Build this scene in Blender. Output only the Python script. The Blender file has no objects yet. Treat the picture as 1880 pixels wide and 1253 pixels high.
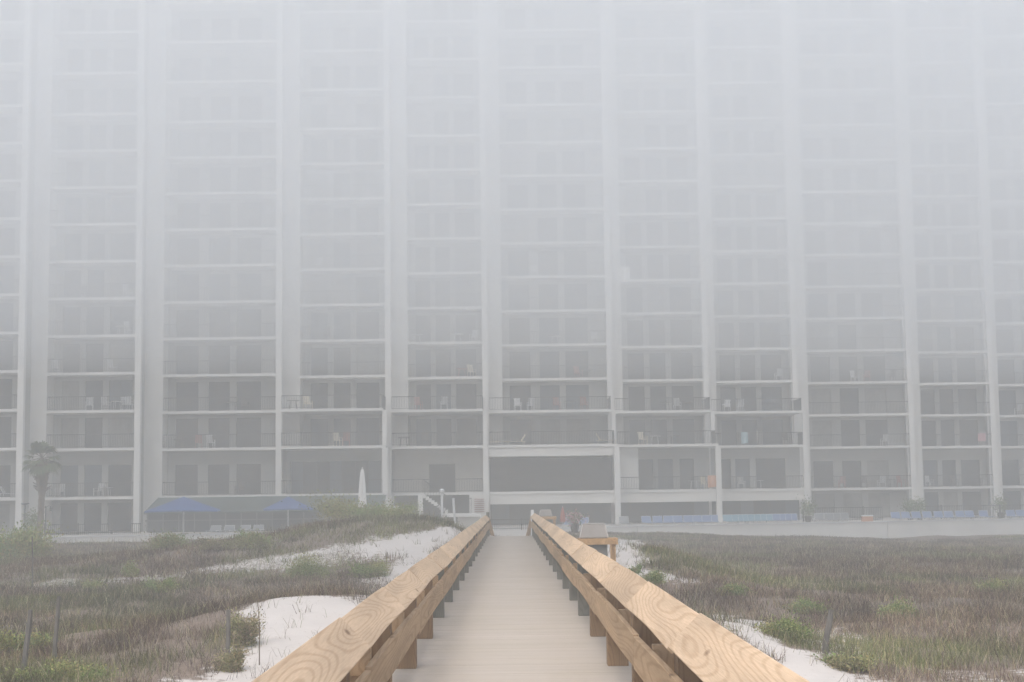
import bpy, math, random
import numpy as np
from mathutils import Matrix, Vector
R = math.radians
random.seed(7); rng = np.random.default_rng(11)
scn = bpy.context.scene
COL = scn.collection

# ------------------------------------------------------------------ camera
EYE = 1.5
F = 2870.0
cam_d = bpy.data.cameras.new('camera'); cam = bpy.data.objects.new('camera', cam_d); COL.objects.link(cam)
cam_d.sensor_width = 36; cam_d.lens = F/1880*36; cam_d.clip_start = .1; cam_d.clip_end = 4000
CM = Matrix.Rotation(R(-.155), 4, 'Z') @ Matrix.Rotation(R(90+5.73), 4, 'X') @ Matrix.Rotation(R(-.75), 4, 'Z')
CM.translation = (0, 0, EYE)
cam.matrix_world = CM
scn.camera = cam

# ------------------------------------------------------------------ sky, sun, exposure
SUN_EL, SUN_ROT = 58, 200      # degrees; high veiled sun behind the camera
w = bpy.data.worlds.new('World'); scn.world = w; w.use_nodes = True
nt = w.node_tree; nt.nodes.clear()
sky = nt.nodes.new('ShaderNodeTexSky'); sky.sky_type = 'NISHITA'; sky.sun_disc = False
sky.sun_elevation = R(SUN_EL); sky.sun_rotation = R(SUN_ROT); sky.air_density = 1.0; sky.dust_density = 3.6; sky.ozone_density = .45
bg = nt.nodes.new('ShaderNodeBackground'); bg.inputs[1].default_value = .15
wo = nt.nodes.new('ShaderNodeOutputWorld')
nt.links.new(sky.outputs[0], bg.inputs[0]); nt.links.new(bg.outputs[0], wo.inputs[0])
sl = bpy.data.lights.new('sun', 'SUN'); sl.energy = 1.1; sl.angle = R(40); sl.color = (1, .965, .91)
so = bpy.data.objects.new('sun', sl); COL.objects.link(so)
so.matrix_world = Matrix.Rotation(R(-SUN_ROT), 4, 'Z') @ Matrix.Rotation(R(-(90-SUN_EL)), 4, 'X')
scn.view_settings.view_transform = 'Standard'; scn.view_settings.look = 'None'
scn.view_settings.exposure = 0.94; scn.view_settings.gamma = 1
scn.cycles.volume_bounces = 6
scn.cycles.max_bounces = 9; scn.cycles.diffuse_bounces = 3; scn.cycles.glossy_bounces = 2
scn.cycles.use_denoising = True
HAZE = .0054; ADDED_FOG = .0205

# ------------------------------------------------------------------ helpers
CMI = CM.to_3x3()
def ray(u, v):
    d = CMI @ Vector(((u-940)/F, (626.5-v)/F, -1)); return d
def at(u, v, Y):
    d = ray(u, v); t = Y/d.y; return Vector((d.x*t, Y, EYE+d.z*t))
def link(name, me, mat=None, parent=None):
    o = bpy.data.objects.new(name, me); COL.objects.link(o)
    if mat is not None: me.materials.append(mat)
    if parent is not None: o.parent = parent
    return o
def tag(o, label=None, cat=None, group=None, kind=None):
    if label: o['label'] = label
    if cat: o['category'] = cat
    if group: o['group'] = group
    if kind: o['kind'] = kind
    return o
def empty(name, loc, label=None, cat=None, group=None, rz=0):
    o = bpy.data.objects.new(name, None); COL.objects.link(o); o.location = loc; o.rotation_euler.z = rz
    o.empty_display_size = .2
    return tag(o, label, cat, group)
class MB:
    def __init__(s): s.v = []; s.f = []
    def box(s, x0, x1, y0, y1, z0, z1, M=None):
        n = len(s.v)
        p = [(x0,y0,z0),(x1,y0,z0),(x1,y1,z0),(x0,y1,z0),(x0,y0,z1),(x1,y0,z1),(x1,y1,z1),(x0,y1,z1)]
        if M is not None: p = [tuple(M @ Vector(q)) for q in p]
        s.v += p
        s.f += [tuple(n+i for i in q) for q in ((0,3,2,1),(4,5,6,7),(0,1,5,4),(1,2,6,5),(2,3,7,6),(3,0,4,7))]
        return s
    def prism(s, pts, y0, y1):            # outline in x,z extruded along y
        n = len(s.v); k = len(pts)
        s.v += [(a, y0, b) for a, b in pts] + [(a, y1, b) for a, b in pts]
        s.f.append(tuple(n+i for i in range(k))); s.f.append(tuple(n+k+i for i in reversed(range(k))))
        for i in range(k):
            j = (i+1) % k; s.f.append((n+j, n+i, n+k+i, n+k+j))
        return s
    def tube(s, pts, rad, seg=8):
        n = len(s.v); pts = [Vector(p) for p in pts]
        if not isinstance(rad, (list, tuple)): rad = [rad]*len(pts)
        for i, p in enumerate(pts):
            d = (pts[min(i+1, len(pts)-1)]-pts[max(i-1, 0)]).normalized()
            a = d.orthogonal().normalized(); 
            if abs(d.z) > .9: a = Vector((1,0,0))-d*d.x; a.normalize()
            b = d.cross(a)
            for k in range(seg):
                t = 2*math.pi*k/seg; s.v.append(tuple(p+(a*math.cos(t)+b*math.sin(t))*rad[i]))
        for i in range(len(pts)-1):
            for k in range(seg):
                k2 = (k+1) % seg; s.f.append((n+i*seg+k, n+i*seg+k2, n+(i+1)*seg+k2, n+(i+1)*seg+k))
        s.f.append(tuple(n+k for k in reversed(range(seg)))); s.f.append(tuple(n+(len(pts)-1)*seg+k for k in range(seg)))
        return s
    def face(s, *p):
        n = len(s.v); s.v += [tuple(q) for q in p]; s.f.append(tuple(range(n, n+len(p)))); return s
    def build(s, name, mat, parent=None, smooth=False, bevel=0):
        me = bpy.data.meshes.new(name); me.from_pydata(s.v, [], s.f); me.update()
        o = link(name, me, mat, parent)
        if smooth: me.polygons.foreach_set('use_smooth', [True]*len(me.polygons))
        if bevel:
            m = o.modifiers.new('bevel', 'BEVEL'); m.width = bevel; m.segments = 2; m.limit_method = 'ANGLE'
        return o

# value noise in numpy
_P = rng.random((256, 256))
def vnoise(x, y):
    xi = np.floor(x).astype(int); yi = np.floor(y).astype(int); fx = x-xi; fy = y-yi
    fx = fx*fx*(3-2*fx); fy = fy*fy*(3-2*fy)
    a = _P[xi & 255, yi & 255]; b = _P[(xi+1) & 255, yi & 255]; c = _P[xi & 255, (yi+1) & 255]; d = _P[(xi+1) & 255, (yi+1) & 255]
    return (a*(1-fx)+b*fx)*(1-fy)+(c*(1-fx)+d*fx)*fy
def fbm(x, y, o=4):
    s = 0; a = .5
    for i in range(o):
        s = s+a*vnoise(x*2**i+17.3*i, y*2**i+5.1*i); a *= .5
    return s/(1-.5**o)

# ------------------------------------------------------------------ materials
def mat(name, col, rough=.8, noise=0, scale=3, col2=None, bump=0, spec=.3, metal=0, detail=5, bscale=None, coord='Object'):
    m = bpy.data.materials.new(name); m.use_nodes = True; t = m.node_tree; b = t.nodes['Principled BSDF']
    b.inputs['Base Color'].default_value = (*col, 1); b.inputs['Roughness'].default_value = rough
    b.inputs['Specular IOR Level'].default_value = spec; b.inputs['Metallic'].default_value = metal
    tc = t.nodes.new('ShaderNodeTexCoord')
    if noise or col2:
        n = t.nodes.new('ShaderNodeTexNoise'); n.inputs['Scale'].default_value = scale; n.inputs['Detail'].default_value = detail
        t.links.new(tc.outputs[coord], n.inputs['Vector'])
        r = t.nodes.new('ShaderNodeMix'); r.data_type = 'RGBA'
        c2 = col2 or tuple(c*(1-noise) for c in col)
        r.inputs[6].default_value = (*c2, 1); r.inputs[7].default_value = (*col, 1)
        mr = t.nodes.new('ShaderNodeMapRange'); mr.inputs[1].default_value = .35; mr.inputs[2].default_value = .65
        t.links.new(n.outputs[0], mr.inputs[0]); t.links.new(mr.outputs[0], r.inputs[0]); t.links.new(r.outputs[2], b.inputs['Base Color'])
    if bump:
        n2 = t.nodes.new('ShaderNodeTexNoise'); n2.inputs['Scale'].default_value = bscale or scale*8; n2.inputs['Detail'].default_value = 6
        t.links.new(tc.outputs[coord], n2.inputs['Vector'])
        bp = t.nodes.new('ShaderNodeBump'); bp.inputs['Strength'].default_value = bump; bp.inputs['Distance'].default_value = .02
        t.links.new(n2.outputs[0], bp.inputs['Height']); t.links.new(bp.outputs[0], b.inputs['Normal'])
    return m

def wood_mat(name, light, dark, knots=True, figure=1.0, weather=0, axes=(1, 1, 1), gain=9.0):
    """plain-sawn pine: nested growth-ring contours stretched along the board (object y axis)"""
    m = bpy.data.materials.new(name); m.use_nodes = True; t = m.node_tree; N = t.nodes.new; L = t.links.new
    gain = gain*3.6; b = t.nodes['Principled BSDF']; b.inputs['Roughness'].default_value = .75; b.inputs['Specular IOR Level'].default_value = .25
    tc = N('ShaderNodeTexCoord'); oi = N('ShaderNodeObjectInfo')
    off = N('ShaderNodeVectorMath'); off.operation = 'SCALE'; off.inputs[3].default_value = 40
    cx = N('ShaderNodeCombineXYZ'); L(oi.outputs['Random'], cx.inputs[0]); L(oi.outputs['Random'], cx.inputs[1]); L(oi.outputs['Random'], cx.inputs[2])
    L(cx.outputs[0], off.inputs[0])
    mp = N('ShaderNodeMapping'); mp.inputs['Scale'].default_value = (5.0*axes[0], .36*axes[1], 5.0*axes[2])
    L(tc.outputs['Object'], mp.inputs[0])
    ad = N('ShaderNodeVectorMath'); ad.operation = 'ADD'; L(mp.outputs[0], ad.inputs[0]); L(off.outputs[0], ad.inputs[1])
    n1 = N('ShaderNodeTexNoise'); n1.inputs['Scale'].default_value = .62*figure; n1.inputs['Detail'].default_value = 1.6; n1.inputs['Roughness'].default_value = .35
    L(ad.outputs[0], n1.inputs['Vector'])
    mu = N('ShaderNodeMath'); mu.operation = 'MULTIPLY'; mu.inputs[1].default_value = gain*2*math.pi; L(n1.outputs[0], mu.inputs[0])
    si = N('ShaderNodeMath'); si.operation = 'SINE'; L(mu.outputs[0], si.inputs[0])
    rp = N('ShaderNodeMapRange'); rp.inputs[1].default_value = .1; rp.inputs[2].default_value = 1.0; rp.inputs[4].default_value = .62; L(si.outputs[0], rp.inputs[0])
    # fine fibre
    mp2 = N('ShaderNodeMapping'); mp2.inputs['Scale'].default_value = (160, 5, 160); L(tc.outputs['Object'], mp2.inputs[0])
    n2 = N('ShaderNodeTexNoise'); n2.inputs['Scale'].default_value = 1; n2.inputs['Detail'].default_value = 3; L(mp2.outputs[0], n2.inputs['Vector'])
    mx = N('ShaderNodeMix'); mx.data_type = 'RGBA'; mx.inputs[6].default_value = (*light, 1); mx.inputs[7].default_value = (*dark, 1)
    L(rp.outputs[0], mx.inputs[0])
    # broad tone drift
    n3 = N('ShaderNodeTexNoise'); n3.inputs['Scale'].default_value = 1.3; L(ad.outputs[0], n3.inputs['Vector'])
    hs = N('ShaderNodeHueSaturation'); L(mx.outputs[2], hs.inputs['Color'])
    v1 = N('ShaderNodeMapRange'); v1.inputs[3].default_value = .84; v1.inputs[4].default_value = 1.12; v1.inputs[1].default_value = .3; v1.inputs[2].default_value = .7; L(n3.outputs[0], v1.inputs[0])
    v2 = N('ShaderNodeMapRange'); v2.inputs[3].default_value = .9; v2.inputs[4].default_value = 1.08; L(oi.outputs['Random'], v2.inputs[0])
    v3 = N('ShaderNodeMapRange'); v3.inputs[1].default_value = .3; v3.inputs[2].default_value = .7; v3.inputs[3].default_value = .9; v3.inputs[4].default_value = 1.08; L(n2.outputs[0], v3.inputs[0])
    m1 = N('ShaderNodeMath'); m1.operation = 'MULTIPLY'; L(v1.outputs[0], m1.inputs[0]); L(v2.outputs[0], m1.inputs[1])
    m2 = N('ShaderNodeMath'); m2.operation = 'MULTIPLY'; L(m1.outputs[0], m2.inputs[0]); L(v3.outputs[0], m2.inputs[1])
    L(m2.outputs[0], hs.inputs['Value'])
    out = hs.outputs[0]
    if knots:
        mpk = N('ShaderNodeMapping'); mpk.inputs['Scale'].default_value = (5.2, 1.7, 5.2); L(tc.outputs['Object'], mpk.inputs[0])
        adk = N('ShaderNodeVectorMath'); adk.operation = 'ADD'; L(mpk.outputs[0], adk.inputs[0]); L(off.outputs[0], adk.inputs[1])
        vo = N('ShaderNodeTexVoronoi'); vo.inputs['Scale'].default_value = .8; L(adk.outputs[0], vo.inputs['Vector'])
        kr = N('ShaderNodeMapRange'); kr.inputs[1].default_value = .05; kr.inputs[2].default_value = .12; kr.inputs[3].default_value = .8; kr.inputs[4].default_value = 0
        L(vo.outputs['Distance'], kr.inputs[0])
        k = N('ShaderNodeMix'); k.data_type = 'RGBA'; L(kr.outputs[0], k.inputs[0]); L(out, k.inputs[6]); k.inputs[7].default_value = (.13, .075, .04, 1)
        out = k.outputs[2]
    L(out, b.inputs['Base Color'])
    bp = N('ShaderNodeBump'); bp.inputs['Strength'].default_value = .25; bp.inputs['Distance'].default_value = .004; L(n2.outputs[0], bp.inputs['Height']); L(bp.outputs[0], b.inputs['Normal'])
    return m

M = {}
M['stucco'] = mat('stucco', (.68, .67, .635), .9, .10, .35, bump=.2, bscale=20)
M['trim'] = mat('painted_concrete', (.66, .655, .63), .85, .08, .5)
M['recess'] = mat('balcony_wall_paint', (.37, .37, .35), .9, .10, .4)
M['podium'] = mat('podium_stucco', (.46, .44, .40), .9, .10, .4)
M['glass'] = mat('dark_glass', (.035, .04, .045), .25, spec=.4)
M['glass2'] = mat('curtained_glass', (.27, .265, .245), .4, .2, 2)
M['glass3'] = mat('blue_grey_glass', (.07, .09, .11), .3, spec=.4)
M['rail'] = mat('dark_metal', (.05, .05, .05), .5)
M['void'] = mat('shade_toned_wall', (.04, .037, .035), .9, .2, .4)  # near-black: shade inside openings and open storeys is put into the colour
M['screen'] = mat('dark_screen', (.06, .068, .078), .6, .15, .5)
M['awning'] = mat('dark_green_awning', (.06, .085, .08), .8, .15, .6)
M['blue'] = mat('blue_canvas', (.03, .085, .25), .85, .12, 2)
M['white_cloth'] = mat('white_canvas', (.75, .75, .74), .9, .06, 3)
M['white_metal'] = mat('white_metal', (.55, .56, .56), .5)
M['sling_blue'] = mat('blue_sling', (.15, .21, .34), .8)
M['sling_teal'] = mat('teal_sling', (.15, .27, .34), .8)
M['sling_white'] = mat('white_sling', (.7, .71, .73), .8)
M['sling_grey'] = mat('grey_sling', (.2, .21, .22), .8)
M['cream'] = mat('cream_paint', (.68, .62, .48), .7)
M['red'] = mat('faded_red', (.36, .14, .12), .8, .2, 3)
M['orange'] = mat('orange_cloth', (.5, .25, .14), .8)
M['teal_cloth'] = mat('teal_cloth', (.30, .42, .46), .9)
M['pink'] = mat('pink_flowers', (.45, .25, .27), .8)
M['pot'] = mat('dark_pot', (.07, .06, .055), .7)
M['greybox'] = mat('grey_plastic', (.30, .275, .25), .65, .1, 4)
M['greytrim'] = mat('light_grey_plastic', (.48, .46, .43), .6)
M['cab'] = mat('grey_cabinet', (.17, .17, .155), .8, .2, 4)
M['stake'] = mat('weathered_wood', (.15, .14, .125), .95, .35, 6)
M['pine'] = wood_mat('pine_board', (.48, .36, .245), (.36, .25, .155))
M['pine2'] = wood_mat('pine_edge_board', (.42, .295, .18), (.31, .205, .115), gain=6)
M['post_new'] = wood_mat('brown_post', (.25, .165, .095), (.18, .11, .065), figure=1.4, axes=(1, 1, .16), knots=False, gain=7)
M['post_old'] = wood_mat('grey_green_post', (.17, .168, .145), (.125, .122, .108), figure=1.4, axes=(1, 1, .16), knots=False, gain=7)
M['wood_or'] = wood_mat('orange_pine', (.50, .31, .15), (.38, .22, .10), gain=6)
M['trunk'] = mat('palm_bark', (.17, .13, .10), .95, .35, 4, bump=.6)
M['stem'] = mat('shrub_stem', (.12, .09, .06), .95)
M['bag'] = mat('concrete_terrace', (.45, .43, .40), .9, .1, .3)

# deck boards: sandy composite
def deck_mat():
    m = bpy.data.materials.new('sandy_deck_board'); m.use_nodes = True; t = m.node_tree; N = t.nodes.new; L = t.links.new
    b = t.nodes['Principled BSDF']; b.inputs['Roughness'].default_value = .85; b.inputs['Specular IOR Level'].default_value = .2
    tc = N('ShaderNodeTexCoord'); at_ = N('ShaderNodeAttribute'); at_.attribute_name = 'tone'
    mp = N('ShaderNodeMapping'); mp.inputs['Scale'].default_value = (9, 110, 2); L(tc.outputs['Object'], mp.inputs[0])
    n = N('ShaderNodeTexNoise'); n.inputs['Scale'].default_value = 1; n.inputs['Detail'].default_value = 4; L(mp.outputs[0], n.inputs['Vector'])
    n2 = N('ShaderNodeTexNoise'); n2.inputs['Scale'].default_value = .9; n2.inputs['Detail'].default_value = 4; L(tc.outputs['Object'], n2.inputs['Vector'])
    mx = N('ShaderNodeMix'); mx.data_type = 'RGBA'; mx.inputs[6].default_value = (.35, .312, .265, 1); mx.inputs[7].default_value = (.38, .342, .292, 1); L(n.outputs[0], mx.inputs[0])
    mx2 = N('ShaderNodeMix'); mx2.data_type = 'RGBA'; L(mx.outputs[2], mx2.inputs[6]); mx2.inputs[7].default_value = (.40, .36, .32, 1)
    mr = N('ShaderNodeMapRange'); mr.inputs[1].default_value = .4; mr.inputs[2].default_value = .7; mr.inputs[4].default_value = .65; L(n2.outputs[0], mr.inputs[0]); L(mr.outputs[0], mx2.inputs[0])
    hs = N('ShaderNodeHueSaturation'); L(mx2.outputs[2], hs.inputs['Color']); L(at_.outputs['Fac'], hs.inputs['Value'])
    L(hs.outputs[0], b.inputs['Base Color'])
    return m
M['deck'] = deck_mat()
def attr_mat(name, rough=.9, trans=0):
    m = bpy.data.materials.new(name); m.use_nodes = True; t = m.node_tree; b = t.nodes['Principled BSDF']
    a = t.nodes.new('ShaderNodeAttribute'); a.attribute_name = 'col'
    t.links.new(a.outputs['Color'], b.inputs['Base Color']); b.inputs['Roughness'].default_value = rough; b.inputs['Specular IOR Level'].default_value = .15
    return m
M['blade'] = attr_mat('dry_grass_blades'); M['leaf'] = attr_mat('shrub_leaves')

# ------------------------------------------------------------------ terrain
def gz(x, y):
    x = np.asarray(x, float); y = np.asarray(y, float)
    z = -1.08+(fbm(x*.11+40, y*.09+12)-.5)*.55+(fbm(x*.5, y*.5)-.5)*.22
    z = z-np.clip((x-5)/25, 0, 1)*np.clip((y-40)/50, 0, 1)*.75
    def g(cx, cy, a, sx, sy, p=1): return a*np.exp(-(((x-cx)/sx)**2+((y-cy)/sy)**2)**p*.5)
    z = z+g(-3.35, 28.5, .86, 2.2, 3.0)+g(2.5, 24.5, .72, 1.7, 2.8)
    z = z+g(-3.2, 60, 1.40, 3.6, 6.5)+g(-9, 59, .75, 5, 5)+g(-17, 56, .35, 7, 5)
    z = z+g(3.2, 47, 1.1, 1.9, 6)+g(3.5, 38, .5, 2.2, 4)
    z = np.minimum(z, -.28+np.clip(np.abs(x)-1.2, 0, 99)*.75+np.clip(y-62, 0, 99)*.5)
    far = np.clip((y-(96+.288*(x+30)))/4, 0, 1); z = z*(1-far)+far*np.minimum(z, -1.0)
    return z
def ground_at(u, v):
    d = ray(u, v)
    if d.z > -1e-4: d.z = -1e-4
    prev = 3
    for t in np.arange(4, 400, .15):
        if EYE+d.z*t < float(gz(d.x*t, d.y*t)): return Vector((d.x*t, d.y*t, float(gz(d.x*t, d.y*t))))
    return Vector((d.x*100, d.y*100, -1))
def gpoly(pts): return np.array([[q.x, q.y] for q in (ground_at(u, v) for u, v in pts)])
SAND = [gpoly([(375,1253),(420,1225),(452,1208),(468,1170),(480,1150),(458,1132),(440,1127),(480,1106),(520,1097),(570,1094),(650,1110),(720,1130),(760,1253)]),
        gpoly([(650,1008),(700,990),(760,977),(800,974),(850,977),(870,1000),(760,1060),(700,1075),(705,1050),(735,1032),(700,1018)]),
        gpoly([(470,1036),(500,1024),(600,1006),(690,994),(720,1012),(620,1018),(560,1026)]),
        gpoly([(1090,1000),(1130,990),(1175,994),(1218,1003),(1185,1018),(1200,1030),(1165,1042),(1210,1052),(1230,1066),(1150,1068),(1090,1040)]),
        gpoly([(1280,1131),(1345,1133),(1385,1140),(1412,1151),(1398,1165),(1440,1189),(1500,1215),(1570,1243),(1600,1260),(1420,1260)]),
]
SOFT = [gpoly([(40,1076),(110,1066),(200,1066),(240,1069),(180,1072),(80,1082)]),
        gpoly([(200,1064),(290,1058),(350,1056),(340,1066),(260,1067)]),
        gpoly([(1225,1068),(1262,1066),(1280,1071),(1240,1074)]),
        gpoly([(330,1052),(500,1022),(600,1008),(720,985),(730,1030),(560,1040),(400,1058)]),
        gpoly([(680,1050),(720,1040),(760,1080),(700,1110),(660,1110)]),
        gpoly([(1500,1165),(1540,1160),(1560,1195),(1510,1205)])]
SAND.append(np.array([[-1.5, -30], [1.5, -30], [1.5, 64], [-1.5, 64]]))
SAND.append(np.array([[-1.2, 16], [-4.6, 17], [-4.6, 22], [-1.2, 23]]))
SAND.append(np.array([[1.2, 14], [5, 15], [5.2, 19.5], [3, 22], [1.2, 23]]))
def seg_sd(px, py, poly):
    d = np.full(px.shape, 1e9); ins = np.zeros(px.shape, bool); n = len(poly)
    for i in range(n):
        ax, ay = poly[i]; bx, by = poly[(i+1) % n]
        ex, ey = bx-ax, by-ay; L2 = ex*ex+ey*ey+1e-9
        t = np.clip(((px-ax)*ex+(py-ay)*ey)/L2, 0, 1)
        d = np.minimum(d, np.hypot(px-ax-t*ex, py-ay-t*ey))
        c = ((ay > py) != (by > py)) & (px < (bx-ax)*(py-ay)/((by-ay) if abs(by-ay) > 1e-9 else 1e-9)+ax)
        ins ^= c
    return np.where(ins, -d, d)
def veg(x, y):
    """1 = plants, 0 = bare sand"""
    x = np.asarray(x, float); y = np.asarray(y, float)
    sd = np.full(x.shape, 1e9)
    for p in SAND: sd = np.minimum(sd, seg_sd(x, y, p))
    sd = sd+(fbm(x*1.3+3, y*1.3)-.5)*(.9+2.2*np.clip((y-34)/12, 0, 1)*(x < -4.5))+(fbm(x*4+3, y*3, 2)-.5)*.5*(y < 34)
    v = np.clip(sd/.5+.35+np.clip((y-34)/12,0,1)*.3, 0, 1)
    n = fbm(x*.35+9, y*.22+31, 4)
    v = v*np.clip((n-.05)/.09, 0, 1)
    ss = np.full(x.shape, 1e9)
    for p in SOFT: ss = np.minimum(ss, seg_sd(x, y, p))
    ss = ss+(fbm(x*2.1+8, y*1.2)-.5)*1.6
    v = np.minimum(v, np.clip(.47+ss/.8, .47, 1))
    # thin patches of sand in the lower right
    n2 = fbm(x*.8+70, y*.5+3, 3)
    near = np.clip((x-5)/1.5, 0, 1)*np.clip((25-y)/2, 0, 1)
    v = v*(1-near*np.clip((n2-.54)/.06, 0, 1)*.5)
    return v
xs = np.concatenate([np.linspace(-400, -60, 18)[:-1], np.arange(-60, -16, .8), np.arange(-16, 16, .2), np.arange(16, 70, .8), np.linspace(70, 420, 18)])
ys = np.concatenate([np.linspace(-60, 6, 14)[:-1], np.arange(6, 40, .2), np.arange(40, 70, .35), np.arange(70, 130, .9), np.linspace(130, 900, 20)])
X, Y = np.meshgrid(xs, ys); Z = gz(X, Y); V = veg(X, Y)
me = bpy.data.meshes.new('ground'); nx, ny = len(xs), len(ys)
me.vertices.add(nx*ny); me.vertices.foreach_set('co', np.stack([X, Y, Z], -1).astype(np.float32).ravel())
ii = (np.arange(ny-1)[:, None]*nx+np.arange(nx-1)[None]).ravel()
q = np.stack([ii, ii+1, ii+nx+1, ii+nx], -1).ravel()
me.loops.add(len(q)); me.loops.foreach_set('vertex_index', q.astype(np.int32))
me.polygons.add(len(ii)); me.polygons.foreach_set('loop_start', np.arange(0, len(q), 4, dtype=np.int32)); me.polygons.foreach_set('loop_total', np.full(len(ii), 4, np.int32))
me.update(); me.polygons.foreach_set('use_smooth', [True]*len(me.polygons))
a = me.attributes.new('veg', 'FLOAT', 'POINT'); a.data.foreach_set('value', V.astype(np.float32).ravel())
def ground_mat():
    m = bpy.data.materials.new('sand_and_litter'); m.use_nodes = True; t = m.node_tree; N = t.nodes.new; L = t.links.new
    b = t.nodes['Principled BSDF']; b.inputs['Roughness'].default_value = .95; b.inputs['Specular IOR Level'].default_value = .1
    tc = N('ShaderNodeTexCoord'); at_ = N('ShaderNodeAttribute'); at_.attribute_name = 'veg'
    n = N('ShaderNodeTexNoise'); n.inputs['Scale'].default_value = 2.2; n.inputs['Detail'].default_value = 8; L(tc.outputs['Object'], n.inputs['Vector'])
    s = N('ShaderNodeMix'); s.data_type = 'RGBA'; s.inputs[6].default_value = (.45, .42, .395, 1); s.inputs[7].default_value = (.53, .50, .47, 1); L(n.outputs[0], s.inputs[0])
    n2 = N('ShaderNodeTexNoise'); n2.inputs['Scale'].default_value = 7; n2.inputs['Detail'].default_value = 8; L(tc.outputs['Object'], n2.inputs['Vector'])
    l = N('ShaderNodeMix'); l.data_type = 'RGBA'; l.inputs[6].default_value = (.10, .075, .06, 1); l.inputs[7].default_value = (.27, .22, .18, 1); L(n2.outputs[0], l.inputs[0])
    # debris flecks on sand
    n3 = N('ShaderNodeTexNoise'); n3.inputs['Scale'].default_value = 14; n3.inputs['Detail'].default_value = 3; L(tc.outputs['Object'], n3.inputs['Vector'])
    fr = N('ShaderNodeMapRange'); fr.inputs[1].default_value = .69; fr.inputs[2].default_value = .73; fr.inputs[4].default_value = .6; L(n3.outputs[0], fr.inputs[0])
    s2 = N('ShaderNodeMix'); s2.data_type = 'RGBA'; L(fr.outputs[0], s2.inputs[0]); L(s.outputs[2], s2.inputs[6]); s2.inputs[7].default_value = (.25, .20, .15, 1)
    ad = N('ShaderNodeMath'); ad.operation = 'ADD'; L(at_.outputs['Fac'], ad.inputs[0])
    sc = N('ShaderNodeMapRange'); sc.inputs[1].default_value = .3; sc.inputs[2].default_value = .7; sc.inputs[3].default_value = -.4; sc.inputs[4].default_value = .4; L(n2.outputs[0], sc.inputs[0]); L(sc.outputs[0], ad.inputs[1])
    mr = N('ShaderNodeMapRange'); mr.inputs[1].default_value = .4; mr.inputs[2].default_value = .7; L(ad.outputs[0], mr.inputs[0])
    mx = N('ShaderNodeMix'); mx.data_type = 'RGBA'; L(mr.outputs[0], mx.inputs[0]); L(s2.outputs[2], mx.inputs[6]); L(l.outputs[2], mx.inputs[7])
    L(mx.outputs[2], b.inputs['Base Color'])
    bp = N('ShaderNodeBump'); bp.inputs['Strength'].default_value = .5; bp.inputs['Distance'].default_value = .06
    n4 = N('ShaderNodeTexNoise'); n4.inputs['Scale'].default_value = 3.5; n4.inputs['Detail'].default_value = 9; n4.inputs['Roughness'].default_value = .6; L(tc.outputs['Object'], n4.inputs['Vector'])
    L(n4.outputs[0], bp.inputs['Height']); L(bp.outputs[0], b.inputs['Normal'])
    return m
tag(link('ground', me, ground_mat()), kind='structure')

# ------------------------------------------------------------------ condominium tower
FL = [-.7, 2.0, 5.7, 8.6]
while len(FL) < 12: FL.append(FL[-1]+2.9)
while len(FL) < 22: FL.append(FL[-1]+3.27)
TOPZ = FL[-1]
BAYS = [(-120, 36), (88, 250), (300, 508), (551, 708), (748, 886), (921, 1114), (1141, 1290), (1312, 1453), (1480, 1663), (1684, 1812), (1828, 1990)]
BY = [116.7+2.9*i for i in range(11)]
BIG = {0, 2, 5, 8, 10}
POD = {3: 3.8, 4: 3.8, 5: 3.8, 6: 3.8, 7: 3.8}      # terrace at level 3
POD2 = {3: 3.8, 4: 3.8, 5: 6.4, 6: 6.4, 7: 3.8}     # level 2 and 1
bx = []
for i, (a, b) in enumerate(BAYS):
    bx.append((at(a, 600, BY[i]).x, at(b, 600, BY[i]).x))
tower = empty('apartment_tower', (0, 0, -.7), 'tall pale stepped apartment tower with stacked balconies fading into the fog', 'building')
def part(mb, name, m, par=None, kind=None, **k):
    o = mb.build(name, m, par or tower, **k)
    if par is None: o.matrix_parent_inverse = Matrix.Translation((0, 0, .7))
    if kind: o['kind'] = kind
    return o
wall = MB(); REC = 1.9
glass_far = {0: MB(), 1: MB(), 2: MB()}; bal_far = MB(); rail_far = MB()
def railing(mb, x0, x1, y, z, sides=(), depth=1.6, h=1.07):
    mb.box(x0, x1, y, y+.05, z+h-.05, z+h); mb.box(x0, x1, y+.01, y+.04, z+.09, z+.12)
    n = max(2, int((x1-x0)/.13))
    for k in range(n+1):
        x = x0+(x1-x0)*k/n; mb.box(x-.011, x+.011, y+.014, y+.036, z+.12, z+h-.05)
    for sx in sides:
        mb.box(sx-.025, sx+.025, y+.05, y+depth, z+h-.05, z+h)
        for k in range(1, int(depth/.13)):
            mb.box(sx-.011, sx+.011, y+.05+k*.13, y+.072+k*.13, z, z+h-.05)
FR_S = [(.09, .29), (.36, .56), (.63, .90)]
FR_B = [(.07, .27), (.36, .55), (.61, .83)]
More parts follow.
